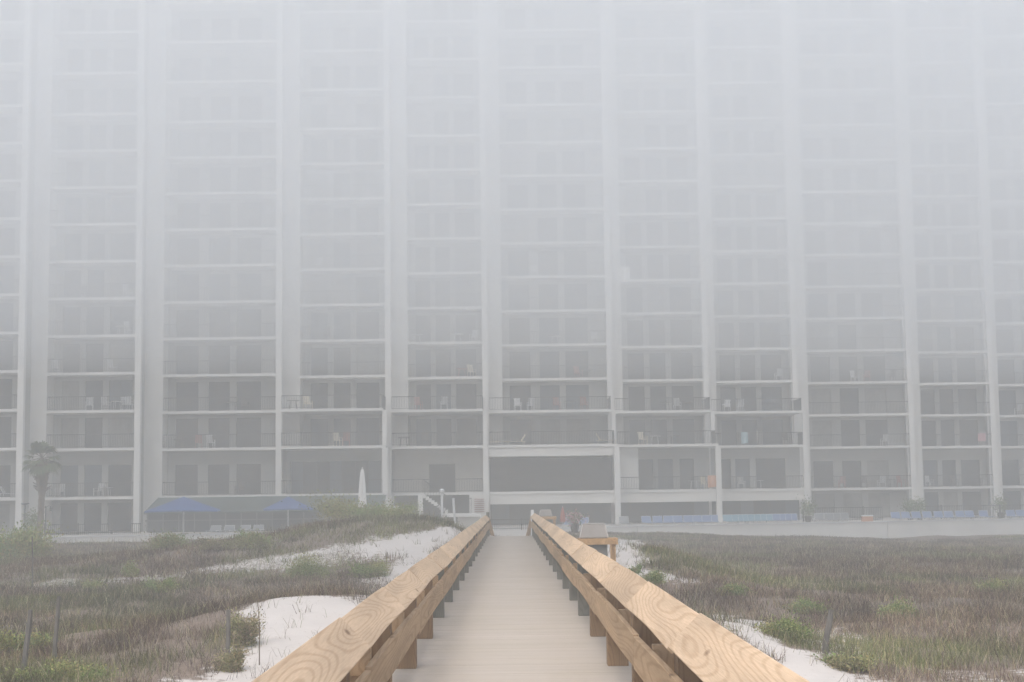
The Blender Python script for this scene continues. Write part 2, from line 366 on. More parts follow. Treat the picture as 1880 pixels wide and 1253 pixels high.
for i in range(11):
    x0, x1 = bx[i]; y = BY[i]; yb = y+REC
    xl = bx[i-1][1] if i else x0-3
    fr = FR_B if i in BIG else FR_S
    # pier left of the bay
    part(MB().box(xl+.012, x0, y, yb+6, -1.2, TOPZ+1.2), 'pier', M['stucco'])
    # corner post right of bay
    part(MB().box(x1-.06, x1+.4, y-.05, y+.42, -1.2, TOPZ+.4), 'corner_post', M['trim'])
    wall.box(x1-.02, x1+.01, y+1.2, yb+6, -1.2, TOPZ+1)   # blank return wall, open side in front of it
    for l in range(0, 21):
        z0, z1 = FL[l], FL[l+1]-.2
        if i in POD2 and l < 2: continue
        if i in (2, 3) and l == 0: continue
        gh = min(2.45, z1-z0-.28)
        xs_ = [x0]
        for a, b in fr: xs_ += [x0+(x1-x0)*a, x0+(x1-x0)*b]
        xs_.append(x1)
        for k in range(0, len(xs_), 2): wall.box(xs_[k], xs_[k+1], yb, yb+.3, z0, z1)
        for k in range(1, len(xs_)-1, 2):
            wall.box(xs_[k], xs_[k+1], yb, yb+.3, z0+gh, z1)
for i in range(11):
    x0, x1 = bx[i]; y = BY[i]; yb = y+REC; fr = FR_B if i in BIG else FR_S
    for l in range(0, 22):
        z = FL[l]
        if l == 0: continue
        if i in (3, 4, 5, 6, 7) and l < 3: continue
        pod = POD.get(i, 0) if l == 3 else 0
        xa, xb = (bx[i-1][1]+.45 if pod else x0), x1
        s = MB().box(xa, xb, y-pod-.02, yb+.3, z-.2, z)
        individual = l <= 9
        if individual:
            o = part(s, 'balcony', M['trim'])
        else:
            n = len(bal_far.v); bal_far.v += s.v; bal_far.f += [tuple(n+q for q in f) for f in s.f]; o = None
        if l < 21:
            rm = MB() if individual else rail_far
            railing(rm, xa+.05, xb-.05, y-pod+.06, z, sides=[xb-.04] if (i < 5 or pod) else [], depth=1.1+pod)
            if individual: rm.build('railing', M['rail'], o)
    for l in range(0, 21):
        if i in POD2 and l < 2: continue
        if i in (2, 3) and l == 0: continue
        z0, z1 = FL[l], FL[l+1]-.2; gh = min(2.45, z1-z0-.28)
        for a, b in fr:
            gm = random.choices([0, 1, 2], [.62, .2, .18])[0]
            xa, xb = x0+(x1-x0)*a, x0+(x1-x0)*b
            tgt = MB() if l < 3 else glass_far[gm]
            tgt.box(xa, xb, yb+.14, yb+.18, z0+.06, z0+gh)
            if xb-xa > 1.5: tgt.box((xa+xb)/2-.03, (xa+xb)/2+.03, yb+.10, yb+.14, z0+.06, z0+gh)
            if l < 3: part(tgt, 'glass_door', [M['glass'], M['glass2'], M['glass3']][gm])
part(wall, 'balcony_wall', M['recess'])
gf = part(glass_far[0], 'dark_glass_doors_above', M['glass'], kind='stuff')
gf2 = part(glass_far[1], 'curtained_glass_doors_above', M['glass2'], kind='stuff')
gf3 = part(glass_far[2], 'blue_grey_glass_doors_above', M['glass3'], kind='stuff')
part(bal_far, 'upper_balconies', M['trim'], kind='stuff'); part(rail_far, 'upper_railings', M['rail'], kind='stuff')
part(MB().box(bx[0][0]-4, bx[10][1]+4, BY[10]+4, BY[10]+14, -1.2, TOPZ+1), 'rear_block', M['stucco'])
part(MB().box(bx[0][0]-4, bx[4][1], BY[4]+2.4, BY[10]+3.9, -1.2, TOPZ+.8), 'rear_block', M['stucco'])
# podium floors (levels 1 and 2 in the middle)
def pb(i): return (bx[i-1][1]+.45, bx[i][1]+.0)
for i in range(3, 8):
    p = POD2[i]; y = BY[i]-p; xa, xb = pb(i); yb = BY[i]+.4
    s = part(MB().box(xa, xb+.25, y, yb+2, FL[2]-.2, FL[2]), 'terrace_slab', M['trim'])
    if i != 3 or True:
        rm = MB(); railing(rm, xa+.05, xb, y+.06, FL[2], sides=[xb], depth=2.5); rm.build('railing', M['rail'], s)
    # columns
    part(MB().box(xb-.02, xb+.42, y-.06, y+.40, -1.2, FL[2]-.203), 'column', M['trim'])
    part(MB().box(xb-.0, xb+.34, BY[i]-POD[i]-.03, BY[i]-POD[i]+.34, FL[2]+.003, FL[3]-.203), 'column', M['trim'])
    # apartment wall behind level 2 terrace sits in the tower loop; level 1 storey:
    z0, z1 = FL[1], FL[2]-.2
    if i in (5, 6, 7, 4):
        s1 = part(MB().box(xa, xb-.02, y+.02, yb+2, z0-.2, z0), 'terrace_slab', M['trim'])
        if i != 4: part(MB().box(xa, xb-.025, y+.12, y+.5, z0-1.0, z0-.203), 'beam', M['stucco'])
        if i in (4, 6, 7):
            rm = MB(); railing(rm, xa+.05, xb-.08, y+.1, z0, sides=[], depth=2); rm.build('railing', M['rail'], s1)
    if i == 5:
        part(MB().box(xa, xb-.025, y+.12, y+.5, z1-.72, z1-.003), 'beam', M['stucco'])
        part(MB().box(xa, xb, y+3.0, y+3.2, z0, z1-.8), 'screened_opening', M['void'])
    if i in (6, 7):
        wd = MB(); W = xb-xa
        off = .24 if i == 6 else .06
        cuts = [off, off+.17, off+.22, off+.38, off+.45, .84]
        pts = [0]+cuts+[1]
        for k in range(0, 8, 2): wd.box(xa+W*pts[k], xa+W*pts[k+1], yb-2.4, yb-2.1, z0, z1)
        for k in range(1, 7, 2):
            wd.box(xa+W*pts[k], xa+W*pts[k+1], yb-2.4, yb-2.1, z0+2.6, z1)
            part(MB().box(xa+W*pts[k], xa+W*pts[k+1], yb-2.25, yb-2.2, z0+.05, z0+2.6), 'glass_door', M['glass'] if k != 3 else M['glass3'])
        part(wd, 'podium_wall', M['recess'])
        if i == 6: part(MB().box(xa+.02, xa+W*.22, y+.9, y+1.1, z0+.003, z1-.003), 'side_wall', M['trim'])
    if i == 4:
        W = xb-xa
        part(MB().box(xa, xa+W*.39, yb-1.2, yb-.9, z0, z1).box(xa+W*.68, xb, yb-1.2, yb-.9, z0, z1).box(xa+W*.39, xa+W*.68, yb-1.2, yb-.9, z0+2.3, z1), 'podium_wall', M['podium'])
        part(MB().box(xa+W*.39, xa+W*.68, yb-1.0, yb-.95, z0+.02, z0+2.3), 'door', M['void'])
    if i == 3:
        W = xb-xa; nW = 7
        part(MB().box(xa, xb, yb-.8, yb-.5, z1-.9, z1).box(xa, xa+.3, yb-.8, yb-.5, z0, z1-.9).box(xb-.4, xb, yb-.8, yb-.5, z0, z1-.9), 'podium_wall', M['recess'])
        for k in range(nW):
            a = xa+.3+(W-.7)*k/nW; b = xa+.3+(W-.7)*(k+1)/nW
            g = part(MB().box(a+.04, b-.04, yb-.62, yb-.58, z0+.05, z1-.9), 'window', M['glass'] if k % 3 else M['glass3'])
            MB().box(b-.04, b+.04, yb-.7, yb-.55, z0+.05, z1-.9).build('mullion', M['rail'], g)
        s1 = part(MB().box(xa, xb, y+.02, yb+2, z0-.2, z0), 'terrace_slab', M['trim'])
        rm = MB(); railing(rm, xa+.05, xb-.05, y+.1, z0); rm.build('railing', M['rail'], s1)
    # ground storey: interior wall, its shade put into the dark colour
    if i >= 4:
        W = xb-xa; yy = yb-1.5
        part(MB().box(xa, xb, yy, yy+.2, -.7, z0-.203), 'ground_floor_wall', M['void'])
        if i >= 5:
            for k in range(6):
                a = xa+W*k/6
                part(MB().box(a+.1, a+W/6-.1, yy-.06, yy-.01, -.6, z0-.8), 'ground_floor_window', random.choice([M['glass'], M['glass3'], M['glass']]))
# level 2 walls for podium bays already part of tower walls (l = 2)
# lobby pavilion with dark screens and sloped awning, in front of bays C and D
pav = empty('screened_pavilion', (-18, 118, -.7), 'long dark screened pavilion with sloped awning at the foot of the tower', 'pavilion')
def rel(mb, name, m, root, **k):
    o = mb.build(name, m, root, **k); o.matrix_parent_inverse = Matrix.Translation(-root.location); return o
px0, px1 = at(266, 940, 116).x, at(704, 940, 116).x
aw = MB()
xt0, xt1 = px0+.35, px1
aw.face((px0, 115.6, .78), (px1, 115.6, .78), (xt1, 118.8, 1.86), (xt0, 118.8, 1.86))
aw.face((px0, 115.6, .66), (px0, 118.8, .66), (xt0, 118.8, 1.86), (px0, 115.6, .78))
aw.face((px0, 115.6, .66), (px1, 115.6, .66), (px1, 115.6, .78), (px0, 115.6, .78))
rel(aw, 'awning', M['awning'], pav)
rel(MB().box(xt0, xt1, 118.8, 119.0, 1.75, 1.95), 'roof_edge', M['trim'], pav)
for k in range(15):
    a = px0+.15+(px1-px0-.3)*k/15; b = px0+.15+(px1-px0-.3)*(k+1)/15
    rel(MB().box(a+.04, b-.04, 116.2, 116.24, -.7, .66), 'screen_panel', M['screen'], pav)
fm = MB()
for k in range(16):
    a = px0+.15+(px1-px0-.3)*k/15; fm.box(a-.035, a+.035, 116.14, 116.26, -.7, .66)
fm.box(px0, px1, 116.13, 116.16, .12, .2)
rel(fm, 'frame', mat('frame_grey', (.15, .15, .15)), pav)
# stair and service block at bay E
z1 = FL[1]; ys_ = BY[4]-POD2[4]-.2
sb = empty('service_block', (at(716, 930, ys_).x, ys_, -.7), 'short pale stucco service block beside the outside stair', 'block')
xa, xb = at(704, 930, ys_).x, at(722, 930, ys_).x
rel(MB().box(xa, xb, ys_-1.2, ys_+1, -.9, 1.75), 'wall', M['stucco'], sb)
rel(MB().box(xb, xb+.5, ys_-1.6, ys_-.4, -.9, 1.0), 'side_wing', M['trim'], sb)
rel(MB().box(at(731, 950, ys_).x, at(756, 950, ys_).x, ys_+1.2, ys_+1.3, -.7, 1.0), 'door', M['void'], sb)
st = empty('outdoor_staircase', (at(800, 930, 118).x, 118, -.7), 'pale outdoor staircase with picket rails going down from the terrace', 'stairs')
c0 = at(777, 905, 120); c1 = at(822, 936, 120); c2 = at(790, 968, 118.2)
fl = MB(); n = 9
for k in range(n):
    t0, t1 = k/n, (k+1)/n
    xa_, xb_ = c0.x+(c1.x-c0.x)*t0, c0.x+(c1.x-c0.x)*t1; zz = c0.z+(c1.z-c0.z)*t1
    fl.box(xa_, xb_, 119.4, 120.6, zz-.28, zz)
rel(fl, 'flight', M['trim'], st)
fl = MB()
for k in range(n):
    t0, t1 = k/n, (k+1)/n
    xa_, xb_ = c1.x+(c2.x-c1.x)*t0, c1.x+(c2.x-c1.x)*t1; zz = c1.z+(c2.z-c1.z)*t1
    fl.box(min(xa_, xb_), max(xa_, xb_), 118.0, 119.2, zz-.28, zz)
rel(fl, 'flight', M['trim'], st)
hr = MB()
for k in range(17):
    t = k/16; x_ = c0.x+(c1.x-c0.x)*t; z_ = c0.z+(c1.z-c0.z)*t; hr.box(x_-.015, x_+.015, 119.42, 119.45, z_, z_+1)
hr.tube([(c0.x, 119.43, c0.z+1), (c1.x, 119.43, c1.z+1)], .035)
for k in range(17):
    t = k/16; x_ = c1.x+(c2.x-c1.x)*t; z_ = c1.z+(c2.z-c1.z)*t; hr.box(x_-.015, x_+.015, 118.02, 118.05, z_, z_+1)
hr.tube([(c1.x, 118.03, c1.z+1), (c2.x, 118.03, c2.z+1)], .035)
p1, p2 = at(838, 943, 119.4), at(866, 943, 119.4)
for k in range(11):
    x_ = p1.x+(p2.x-p1.x)*k/10; hr.box(x_-.015, x_+.015, 119.4, 119.43, p1.z, p1.z+1.1)
hr.box(p1.x, p2.x, 119.39, 119.44, p1.z+1.1, p1.z+1.15)
rel(hr, 'handrail', M['rail'], st)
p3 = at(882, 943, 119.4)
rel(MB().box(c1.x, p3.x, 118.0, 120.8, p1.z-.25, p1.z), 'landing', M['trim'], st)
rel(MB().box(c1.x+.8, p3.x, 118.3, 120.6, -.7, p1.z-.253), 'landing_wall', M['podium'], st)
xx = at(772, 930, 119.2).x
rel(MB().box(xx-.18, xx+.18, 119, 119.38, -.8, 1.8), 'newel_column', M['trim'], st)
lv = empty('wall_vent', (at(880, 923, 122).x, 122.6, .4), 'louvred pinkish vent panel on the wall right of the outdoor stair', 'vent')
a_, b_ = at(871, 923, 122.6).x, at(889, 923, 122.6).x
rel(MB().box(a_-.4, b_+.25, 122.65, 122.9, -.7, 1.8), 'panel', M['stucco'], lv)
lm = MB()
for k in range(7): lm.box(a_, b_, 122.5, 122.64, .45+k*.16, .50+k*.16)
rel(lm, 'louvre', mat('vent_red', (.35, .2, .17)), lv)

# terrace, white wall
def wy(x): return 100+.288*(x+30)
tm = MB(); tm.face((-31, wy(-31)+.3, -.72), (80, wy(80)+.3, -.72), (80, 170, -.72), (-31, 170, -.72))
tag(tm.build('pool_terrace', M['bag']), kind='structure')
tm = MB(); tm.face((-90, 112, -.85), (-31, 112, -.85), (-31, 160, -.85), (-90, 160, -.85))
tag(tm.build('side_path', M['bag']), kind='structure')
ws = empty('seawall', (5, wy(5), -1.6), 'long low white concrete wall with coping between dunes and pool terrace', 'wall')
ang = math.atan(.288)
def wallseg(xa, xb, dz0, dz1, y0, y1):
    Mx = Matrix.Translation((xa, wy(xa), 0)) @ Matrix.Rotation(ang, 4, 'Z'); L = (xb-xa)/math.cos(ang)
    return MB().box(0, L, y0, y1, dz0, dz1, Mx)
edges = [-30.5, -12, 9, 28, 47, 62, 80]
for k in range(6):
    if k == 1:
        rel(wallseg(-11.98, -2.2, -2.2, -.66, 0, .25), 'wall_panel', M['trim'], ws); rel(wallseg(-11.98, -2.2, -.66, -.58, -.05, .3), 'coping', M['white_metal'], ws)
        rel(wallseg(2.6, 8.98, -2.2, -.66, 0, .25), 'wall_panel', M['trim'], ws); rel(wallseg(2.6, 8.98, -.66, -.58, -.05, .3), 'coping', M['white_metal'], ws)
        continue
    rel(wallseg(edges[k]+.02, edges[k+1]-.02, -2.2, -.66, 0, .25), 'wall_panel', M['trim'], ws)
    rel(wallseg(edges[k]+.02, edges[k+1]-.02, -.66, -.58, -.05, .3), 'coping', M['white_metal'], ws)
# dark pool fences on the terrace
def pfence(u0, u1, Yf, label, top=.45):
    a, b = at(u0, 950, Yf).x, at(u1, 950, Yf).x
    f = empty('pool_fence', ((a+b)/2, Yf, -.7), label, 'fence', 'dark picket pool fences')
    m_ = MB(); n = int((b-a)/.14)
    for k in range(n+1):
        x = a+(b-a)*k/n; m_.box(x-.012, x+.012, Yf, Yf+.024, -.7, top)
    rel(m_, 'pickets', M['rail'], f)
    rel(MB().box(a, b, Yf-.01, Yf+.035, top, top+.05).box(a, b, Yf-.01, Yf+.035, -.6, -.56), 'rail', M['rail'], f)
    for k in range(int((b-a)/2.4)+1): rel(MB().box(a+k*2.4-.04, a+k*2.4+.04, Yf-.02, Yf+.06, -.7, top+.12), 'post', M['rail'], f)
pfence(82, 258, 112, 'dark picket fence in front of the ground floor windows at left', .0)
pfence(893, 972, 108, 'short dark picket gate fence beyond the end of the boardwalk', .0)
pfence(1475, 1620, 126, 'dark picket fence in front of the ground floor near the orange cooler', .35)
pfence(1675, 1935, 129, 'dark picket fence at the far right behind the blue loungers', .35)

# ------------------------------------------------------------------ boardwalk
HW = .853; PW = .185
bw = empty('boardwalk', (0, 30, 0), 'straight sandy wooden boardwalk with low pine rails leading to the tower', 'boardwalk')
m_ = MB(); y = -6; tones = []
while y < 62.2:
    wd = .139; dz = random.uniform(-.0004, .0004)
    m_.box(-1.16, 1.16, y, y+wd, -.04+dz, dz); tones += [random.uniform(.96, 1.03)]*8; y += wd+.0022
dk = rel(m_, 'deck', M['deck'], bw)
aa = dk.data.attributes.new('tone', 'FLOAT', 'POINT'); aa.data.foreach_set('value', tones)
rel(MB().box(-1.12, -1.07, -6, 62.2, -.28, -.045).box(1.07, 1.12, -6, 62.2, -.28, -.045).box(-.03, .03, -6, 62.2, -.28, -.045).box(-1.16, 1.16, -6, 62.2, -.06, -.0435), 'joists', M['post_old'], bw)
posts_y = [5.2+2.97*k for k in range(-3, 20)]
for sgn, zi, wc, oi_ in ((-1, .695, .236, 0), (1, .75, .240, 1)):
    rl = MB()
    # outer rail board, in lengths
    yy = -5
    while yy < 61.8:
        y2 = min(yy+5.94, 61.8)
        if sgn > 0: rl.box(1.04, 1.078, yy, y2-.01, .22, .62)
        else: rl.box(-1.078, -1.04, yy, y2-.01, .22, .62)
        yy = y2
    rail_o = rel(rl, 'railing', M['pine2'], bw)
    rail_o['label'] = 'pine railing on the right side' if sgn > 0 else 'pine railing on the left side'
    def sub(mb, name, mt, loc=(0, 0, 0), **k):
        o = mb.build(name, mt, rail_o, **k); o.matrix_parent_inverse = rail_o.matrix_parent_inverse.inverted() @ Matrix.Translation(-bw.location)
        o.matrix_parent_inverse = Matrix.Identity(4); o.location = loc
        return o
    slope = math.tan(R(44))
    for k, py in enumerate(posts_y):
        if py > 61.8: break
        old = py > 17.5 and not (28 < py < 30) or (py > 19 and random.random() < .8)
        t_in = zi+(HW-.80)*slope-.066; t_out = zi+(HW+PW-.80)*slope-.066
        t_mid = zi+(.935-.80)*slope-.066; pts = [(HW, 0.001), (HW+PW, 0.001), (HW+PW, .66), (.935, t_mid), (HW, t_in)]
        if sgn < 0: pts = [(-a, b) for a, b in reversed(pts)]
        o = sub(MB().prism([(a-sgn*(HW+PW/2), b) for a, b in pts], 0, PW), 'post', M['post_old'] if old else M['post_new'], (sgn*(HW+PW/2), py, 0), bevel=.004)
        # pile below the deck carrying the post
        bl = MB().box(-PW/2, PW/2, 0, .09, .0, .16)
        if py+1.5 < 61: sub(bl, 'spacer_block', M['pine2'], (sgn*(HW+PW/2), py+1.4, .445), bevel=.003)
        g = float(gz(sgn*.95, py+.1))
        rel(MB().box(-.1, .1, 0, .2, g-.5, -.045, Matrix.Translation((sgn*.93, py-.01, 0))), 'pile', M['post_old'], bw)
    # cap and mid boards: one board per span, with slightly bowed edges
    def board(y0, y1, cx, cz, wdt, th, tilt, amp0, amp1, name, mt, ph):
        n = 22; vs = []; fs = []
        ca, sa = math.cos(tilt), math.sin(tilt)
        for k in range(n+1):
            t = k/n; e0 = amp0*math.sin(math.pi*t)*(1 if ph % 2 else -1)+.0015*math.sin(7*t+ph); e1 = amp1*math.sin(math.pi*t+.2)
            up = .006*math.sin(math.pi*t+ph)
            for (a, b) in ((-wdt/2+e0, -th/2), (wdt/2+e1, -th/2), (wdt/2+e1, th/2), (-wdt/2+e0, th/2)):
                vs.append((sgn*(a*ca-b*sa), (y1-y0)*t-(y1-y0)/2, a*sa+b*ca+up))
        for k in range(n):
            for j in range(4):
                j2 = (j+1) % 4; f = (k*4+j, k*4+j2, (k+1)*4+j2, (k+1)*4+j); fs.append(f if sgn < 0 else f[::-1])
        e = (3, 2, 1, 0); f2 = (n*4, n*4+1, n*4+2, n*4+3); fs += [e if sgn < 0 else e[::-1], f2 if sgn < 0 else f2[::-1]]
        mb = MB(); mb.v = vs; mb.f = fs
        return sub(mb, name, mt, (sgn*cx, (y0+y1)/2, cz), bevel=.005)
    tl = R(44); th = .042
    yy = -5.1 if sgn > 0 else -4.3; k = 0
    while yy < 61.5:
        L = 2.97 if k % 3 else 3.6
        y2 = min(yy+L, 62.0); k += 1
        jt = random.uniform(-.002, .002)
        cx = .80+math.cos(tl)*wc/2; cz = zi+math.sin(tl)*wc/2-.5*th/math.cos(tl)*.9
        board(yy, y2-.018, cx+jt, cz+random.uniform(-.0015, .0015), wc+random.uniform(-.003, .003), th, tl+R(random.uniform(-.5, .5)), random.uniform(.001, .009), random.uniform(.0, .003), 'cap_board', M['pine'], k)
        yy = y2
    yy = -4.0 if sgn > 0 else -5.4; k = 0
    while yy < 61.5:
        y2 = min(yy+4.85, 61.9); k += 1
        zt = (.575 if sgn > 0 else .535)+random.uniform(-.012, .012); hgt = .212+random.uniform(-.01, .01)
        # vertical board: width direction is z
        o = board(yy, y2-.006, HW-.024, zt-hgt/2, hgt, .04, R(90), random.uniform(.006, .02), random.uniform(.004, .018), 'mid_board', M['pine2'], k)
        yy = y2
    # end post and rail flaring down at the far end
    sub(MB().box(-.06, .06, 0, .12, -.4, 1.02 if sgn > 0 else .95), 'end_post', M['white_cloth'] if sgn > 0 else M['post_old'], (sgn*.88, 62.1, 0))
    sub(MB().tube([(sgn*.86, 62.3, .78), (sgn*.60, 64.2, -.35)], .045, 6).tube([(sgn*.86, 62.3, .52), (sgn*.62, 64.0, -.55)], .04, 6), 'stair_rail', M['pine2'])
rel(MB().box(-1.1, 1.1, 62.2, 62.5, -.2, -.16).box(-1.1, 1.1, 62.5, 62.8, -.38, -.34).box(-1.1, 1.1, 62.8, 63.1, -.56, -.52).box(-1.1, 1.1, 63.1, 63.4, -.74, -.70), 'step', M['deck'], bw)
# lower path to the gate
tm = MB(); tm.face((-1.2, 63.4, -.80), (1.2, 63.4, -.80), (1.2, 111, -.70), (-1.2, 111, -.70))
tag(tm.build('gate_path', M['bag']), kind='structure')

# grey hooded boxes on wooden stands
def hooded(Yb, xc, zb, label):
    t = empty('hooded_bin', (xc, Yb, zb), label, 'bin', 'grey hooded bins beside the right rail')
    w2 = .46; zt = .56-zb
    hd = MB(); a0, a1 = (-.40, .22), (-.34, .16)
    p = [(-.41, -.30, zt+.003), (.24, -.30, zt+.003), (.24, .30, zt+.003), (-.41, .30, zt+.003), (-.34, -.2, zt+.33), (.18, -.2, zt+.33), (.18, .2, zt+.33), (-.34, .2, zt+.33)]
    n = len(hd.v); hd.v += p; hd.f += [(0,3,2,1),(4,5,6,7),(0,1,5,4),(1,2,6,5),(2,3,7,6),(3,0,4,7)]
    hd.build('hood', M['greybox'], t, bevel=.03)
    MB().tube([(-.405, -.30, zt+.02), (-.34, -.205, zt+.30), (-.31, -.2, zt+.335), (.15, -.2, zt+.335), (.18, -.205, zt+.30), (.235, -.30, zt+.02)], .012, 6).build('trim', M['greytrim'], t)
    MB().box(-.44, .44, -.36, -.32, zt-.14, zt).box(-.44, .44, .32, .36, zt-.14, zt).box(-.44, .40, -.32, .32, zt-.03, zt-.001).build('shelf', M['wood_or'], t, bevel=.004)
    MB().box(.40, .45, -.42, .36, zt-.14, zt+.004).build('shelf_end', M['wood_or'], t, bevel=.004)
    MB().box(-.36, .22, -.28, .28, -.05, zt-.143).build('cabinet', M['cab'], t)
    for lx, ly in ((.30, -.33), (.38, -.30), (.38, .30), (-.42, -.30), (-.42, .30)):
        g = float(gz(xc+lx, Yb+ly))-zb-.2
        MB().box(lx-.022, lx+.022, ly-.022, ly+.022, min(g, -.1), zt-.143).build('leg', M['wood_or'], t)
    MB().box(.12, .45, -.40, .36, -.03, .06).build('lower_shelf', M['wood_or'], t, bevel=.004)
    return t
hooded(36, 1.98, -.05, 'nearer grey hooded bin on an orange wooden stand by the right rail')
hooded(78, 1.84, -.05, 'farther grey hooded bin beyond the far end of the right rail')

# ------------------------------------------------------------------ pool furniture
def umbrella(u, v_apex, v_edge, half_px, Yu, label):
    ap = at(u, v_apex, Yu); ed = at(u, v_edge, Yu); h = half_px/(F/Yu)
    t = empty('patio_umbrella', (ap.x, Yu, -.72), label, 'umbrella', 'open blue umbrellas on the terrace', rz=R(8))
    za, ze = ap.z+.72, ed.z+.72; c = MB(); n = 8
    rim = []
    for k in range(n):
        an = math.pi/4+2*math.pi*k/n; r = h*1.0 if k % 2 == 0 else h*.735*1.0
        rim.append((r*math.cos(an)*1.05, r*math.sin(an)*1.05, ze+(.0 if k % 2 == 0 else .05)))
    for k in range(n):
        a, b = rim[k], rim[(k+1) % n]
        m1 = tuple(q*.5 for q in a[:2])+((za*.48+a[2]*.52),); m2 = tuple(q*.5 for q in b[:2])+((za*.48+b[2]*.52),)
        c.face((0, 0, za), m1, m2); c.face(m1, a, b, m2); c.face(a, (a[0], a[1], a[2]-.09), (b[0], b[1], b[2]-.09), b)
    t2 = c.build('canopy', M['blue'], t)
    MB().tube([(0, 0, 0), (0, 0, za+.08)], .06 if h > 2.3 else .045).build('pole', M['white_metal'], t)
    MB().box(-.35, .35, -.35, .35, 0, .09).build('base', M['pot'], t, bevel=.02)
    rb = MB()
    for a in rim: rb.tube([(0, 0, za-.1), (a[0]*.98, a[1]*.98, a[2]-.03)], .015, 5)
    rb.build('ribs', M['white_metal'], t)
umbrella(337, 912, 938, 86, 108, 'larger open blue umbrella at left before the dark pavilion')
umbrella(529, 912, 935, 58, 113, 'smaller open blue umbrella before the middle of the dark pavilion')
cu = at(665, 862, 104); t = empty('folded_umbrella', (cu.x, 104, -.72), 'tall folded white umbrella standing behind the green dune shrub', 'umbrella')
c = MB(); zt = cu.z+.72; n = 12; lev = [(zt, .08), (zt-.25, .14), (zt-1.2, .23), (zt-2.2, .29), (zt-2.5, .26)]
base = len(c.v)
for z, r in lev:
    for k in range(n*2):
        an = math.pi*k/n; rr = r*(1 if k % 2 else .72); c.v.append((rr*math.cos(an), rr*math.sin(an), z))
for i in range(len(lev)-1):
    for k in range(n*2): c.f.append((i*2*n+k, i*2*n+(k+1) % (2*n), (i+1)*2*n+(k+1) % (2*n), (i+1)*2*n+k))
c.f.append(tuple(range(2*n)))
c.build('canopy', M['white_cloth'], t)
MB().tube([(0, 0, 0), (0, 0, zt+.12)], .035).build('pole', M['white_metal'], t)
MB().box(-.4, .4, -.4, .4, 0, .1).build('base', M['pot'], t, bevel=.02)

def copy_tree(o, parent=None):
    c = o.copy(); COL.objects.link(c); c.parent = parent
    if parent is None and 'label' in c: pass
    for ch in o.children: copy_tree(ch, c)
    return c
def make_lounger(sl, frame, back=.62):
    t = empty('pool_lounger', (0, 0, 0), 'x', 'lounger')
    MB().box(-.33, .33, -1.2, .15, .30, .325).build('seat', sl, t)
    Mx = Matrix.Translation((0, .15, .31)) @ Matrix.Rotation(R(58), 4, 'X')
    MB().box(-.33, .33, 0, back, 0, .025, Mx).build('backrest', sl, t)
    f = MB().tube([(-.34, -1.22, .31), (-.34, .5, .31)], .018, 6).tube([(.34, -1.22, .31), (.34, .5, .31)], .018, 6)
    e = Mx @ Vector((0, back+.02, .01)); f.tube([(-.34, .15, .31), (-.34, e.y, e.z), (.34, e.y, e.z), (.34, .15, .31)], .02, 6)
    f.build('frame', frame, t)
    for x_, y_ in ((-.32, -1.05), (.32, -1.05), (-.32, .35), (.32, .35)): MB().tube([(x_, y_, 0), (x_, y_, .31)], .018, 6).build('leg', frame, t)
    return t
def make_chair(sl, frame, slat=True):
    t = empty('patio_chair', (0, 0, 0), 'x', 'chair')
    MB().box(-.26, .26, -.26, .24, .42, .45).build('seat', sl, t)
    bk = MB()
    Mx = Matrix.Translation((0, .22, .45)) @ Matrix.Rotation(R(12), 4, 'X').inverted()
    for k in range(5): bk.box(-.25+k*.105, -.25+k*.105+.075, 0, .02, 0, .55, Mx)
    bk.box(-.27, .27, -.005, .03, .55, .62, Mx); bk.build('backrest', sl, t)
    for s in (-1, 1):
        MB().box(s*.28-.03, s*.28+.03, -.27, .26, .63, .66).build('armrest', frame, t)
        for y_ in (-.24, .22): MB().box(s*.26-.02, s*.26+.02, y_-.02, y_+.02, 0, .63 if y_ < 0 else .5).build('leg', frame, t)
    return t
def make_table(m1):
    t = empty('patio_table', (0, 0, 0), 'x', 'table')
    MB().tube([(0, 0, .68), (0, 0, .71)], [.5, .5], 20).build('tabletop', m1, t)
    for k in range(4):
        a = math.pi/4+k*math.pi/2; MB().tube([(.4*math.cos(a), .4*math.sin(a), 0), (.3*math.cos(a), .3*math.sin(a), .68)], .02, 6).build('leg', m1, t)
    return t
protos = {}
def place(key, maker, loc, rz, label, group):
    if key not in protos: protos[key] = o = maker()
    else: o = copy_tree(protos[key])
    o.location = loc; o.rotation_euler.z = rz; o['label'] = label; o['group'] = group; return o
ORD = ['first', 'second', 'third', 'fourth', 'fifth', 'sixth', 'seventh', 'eighth', 'ninth', 'tenth', 'eleventh', 'twelfth', 'thirteenth', 'fourteenth']
def lrow(us, kind, desc, dy=2.2, back=.52):
    for k, u in enumerate(us):
        p = at(u, 955, 110); r_ = p.x/p.y; yw = (100+8.64)/(1-.288*r_); yl = yw+dy
        sl, fr_ = {'blue': ('sling_blue', 'white_metal'), 'teal': ('sling_teal', 'white_metal'), 'white': ('sling_grey', 'white_metal')}[kind]
        place('l'+kind+str(back), lambda: make_lounger(M[sl], M[fr_], back), (r_*yl, yl, -.72), R(random.uniform(-9, 9)+180*0),
              desc.format(ORD[k]), 'pool loungers behind the white wall')
lrow([1188, 1208, 1227, 1245, 1264, 1282, 1298, 1310], 'blue', 'blue lounger right of the nearer bin, {} from left of its eight')
lrow([1337, 1347, 1357, 1367, 1378, 1389, 1400, 1411], 'teal', 'teal lounger in the crowded row, {} from its left')
lrow([1424, 1434, 1445, 1456], 'blue', 'blue lounger at the right part of the crowded row, {} after the teal ones')
lrow([1505, 1523, 1536, 1550], 'white', 'pale lounger left of the orange cooler, {} from the left of four')
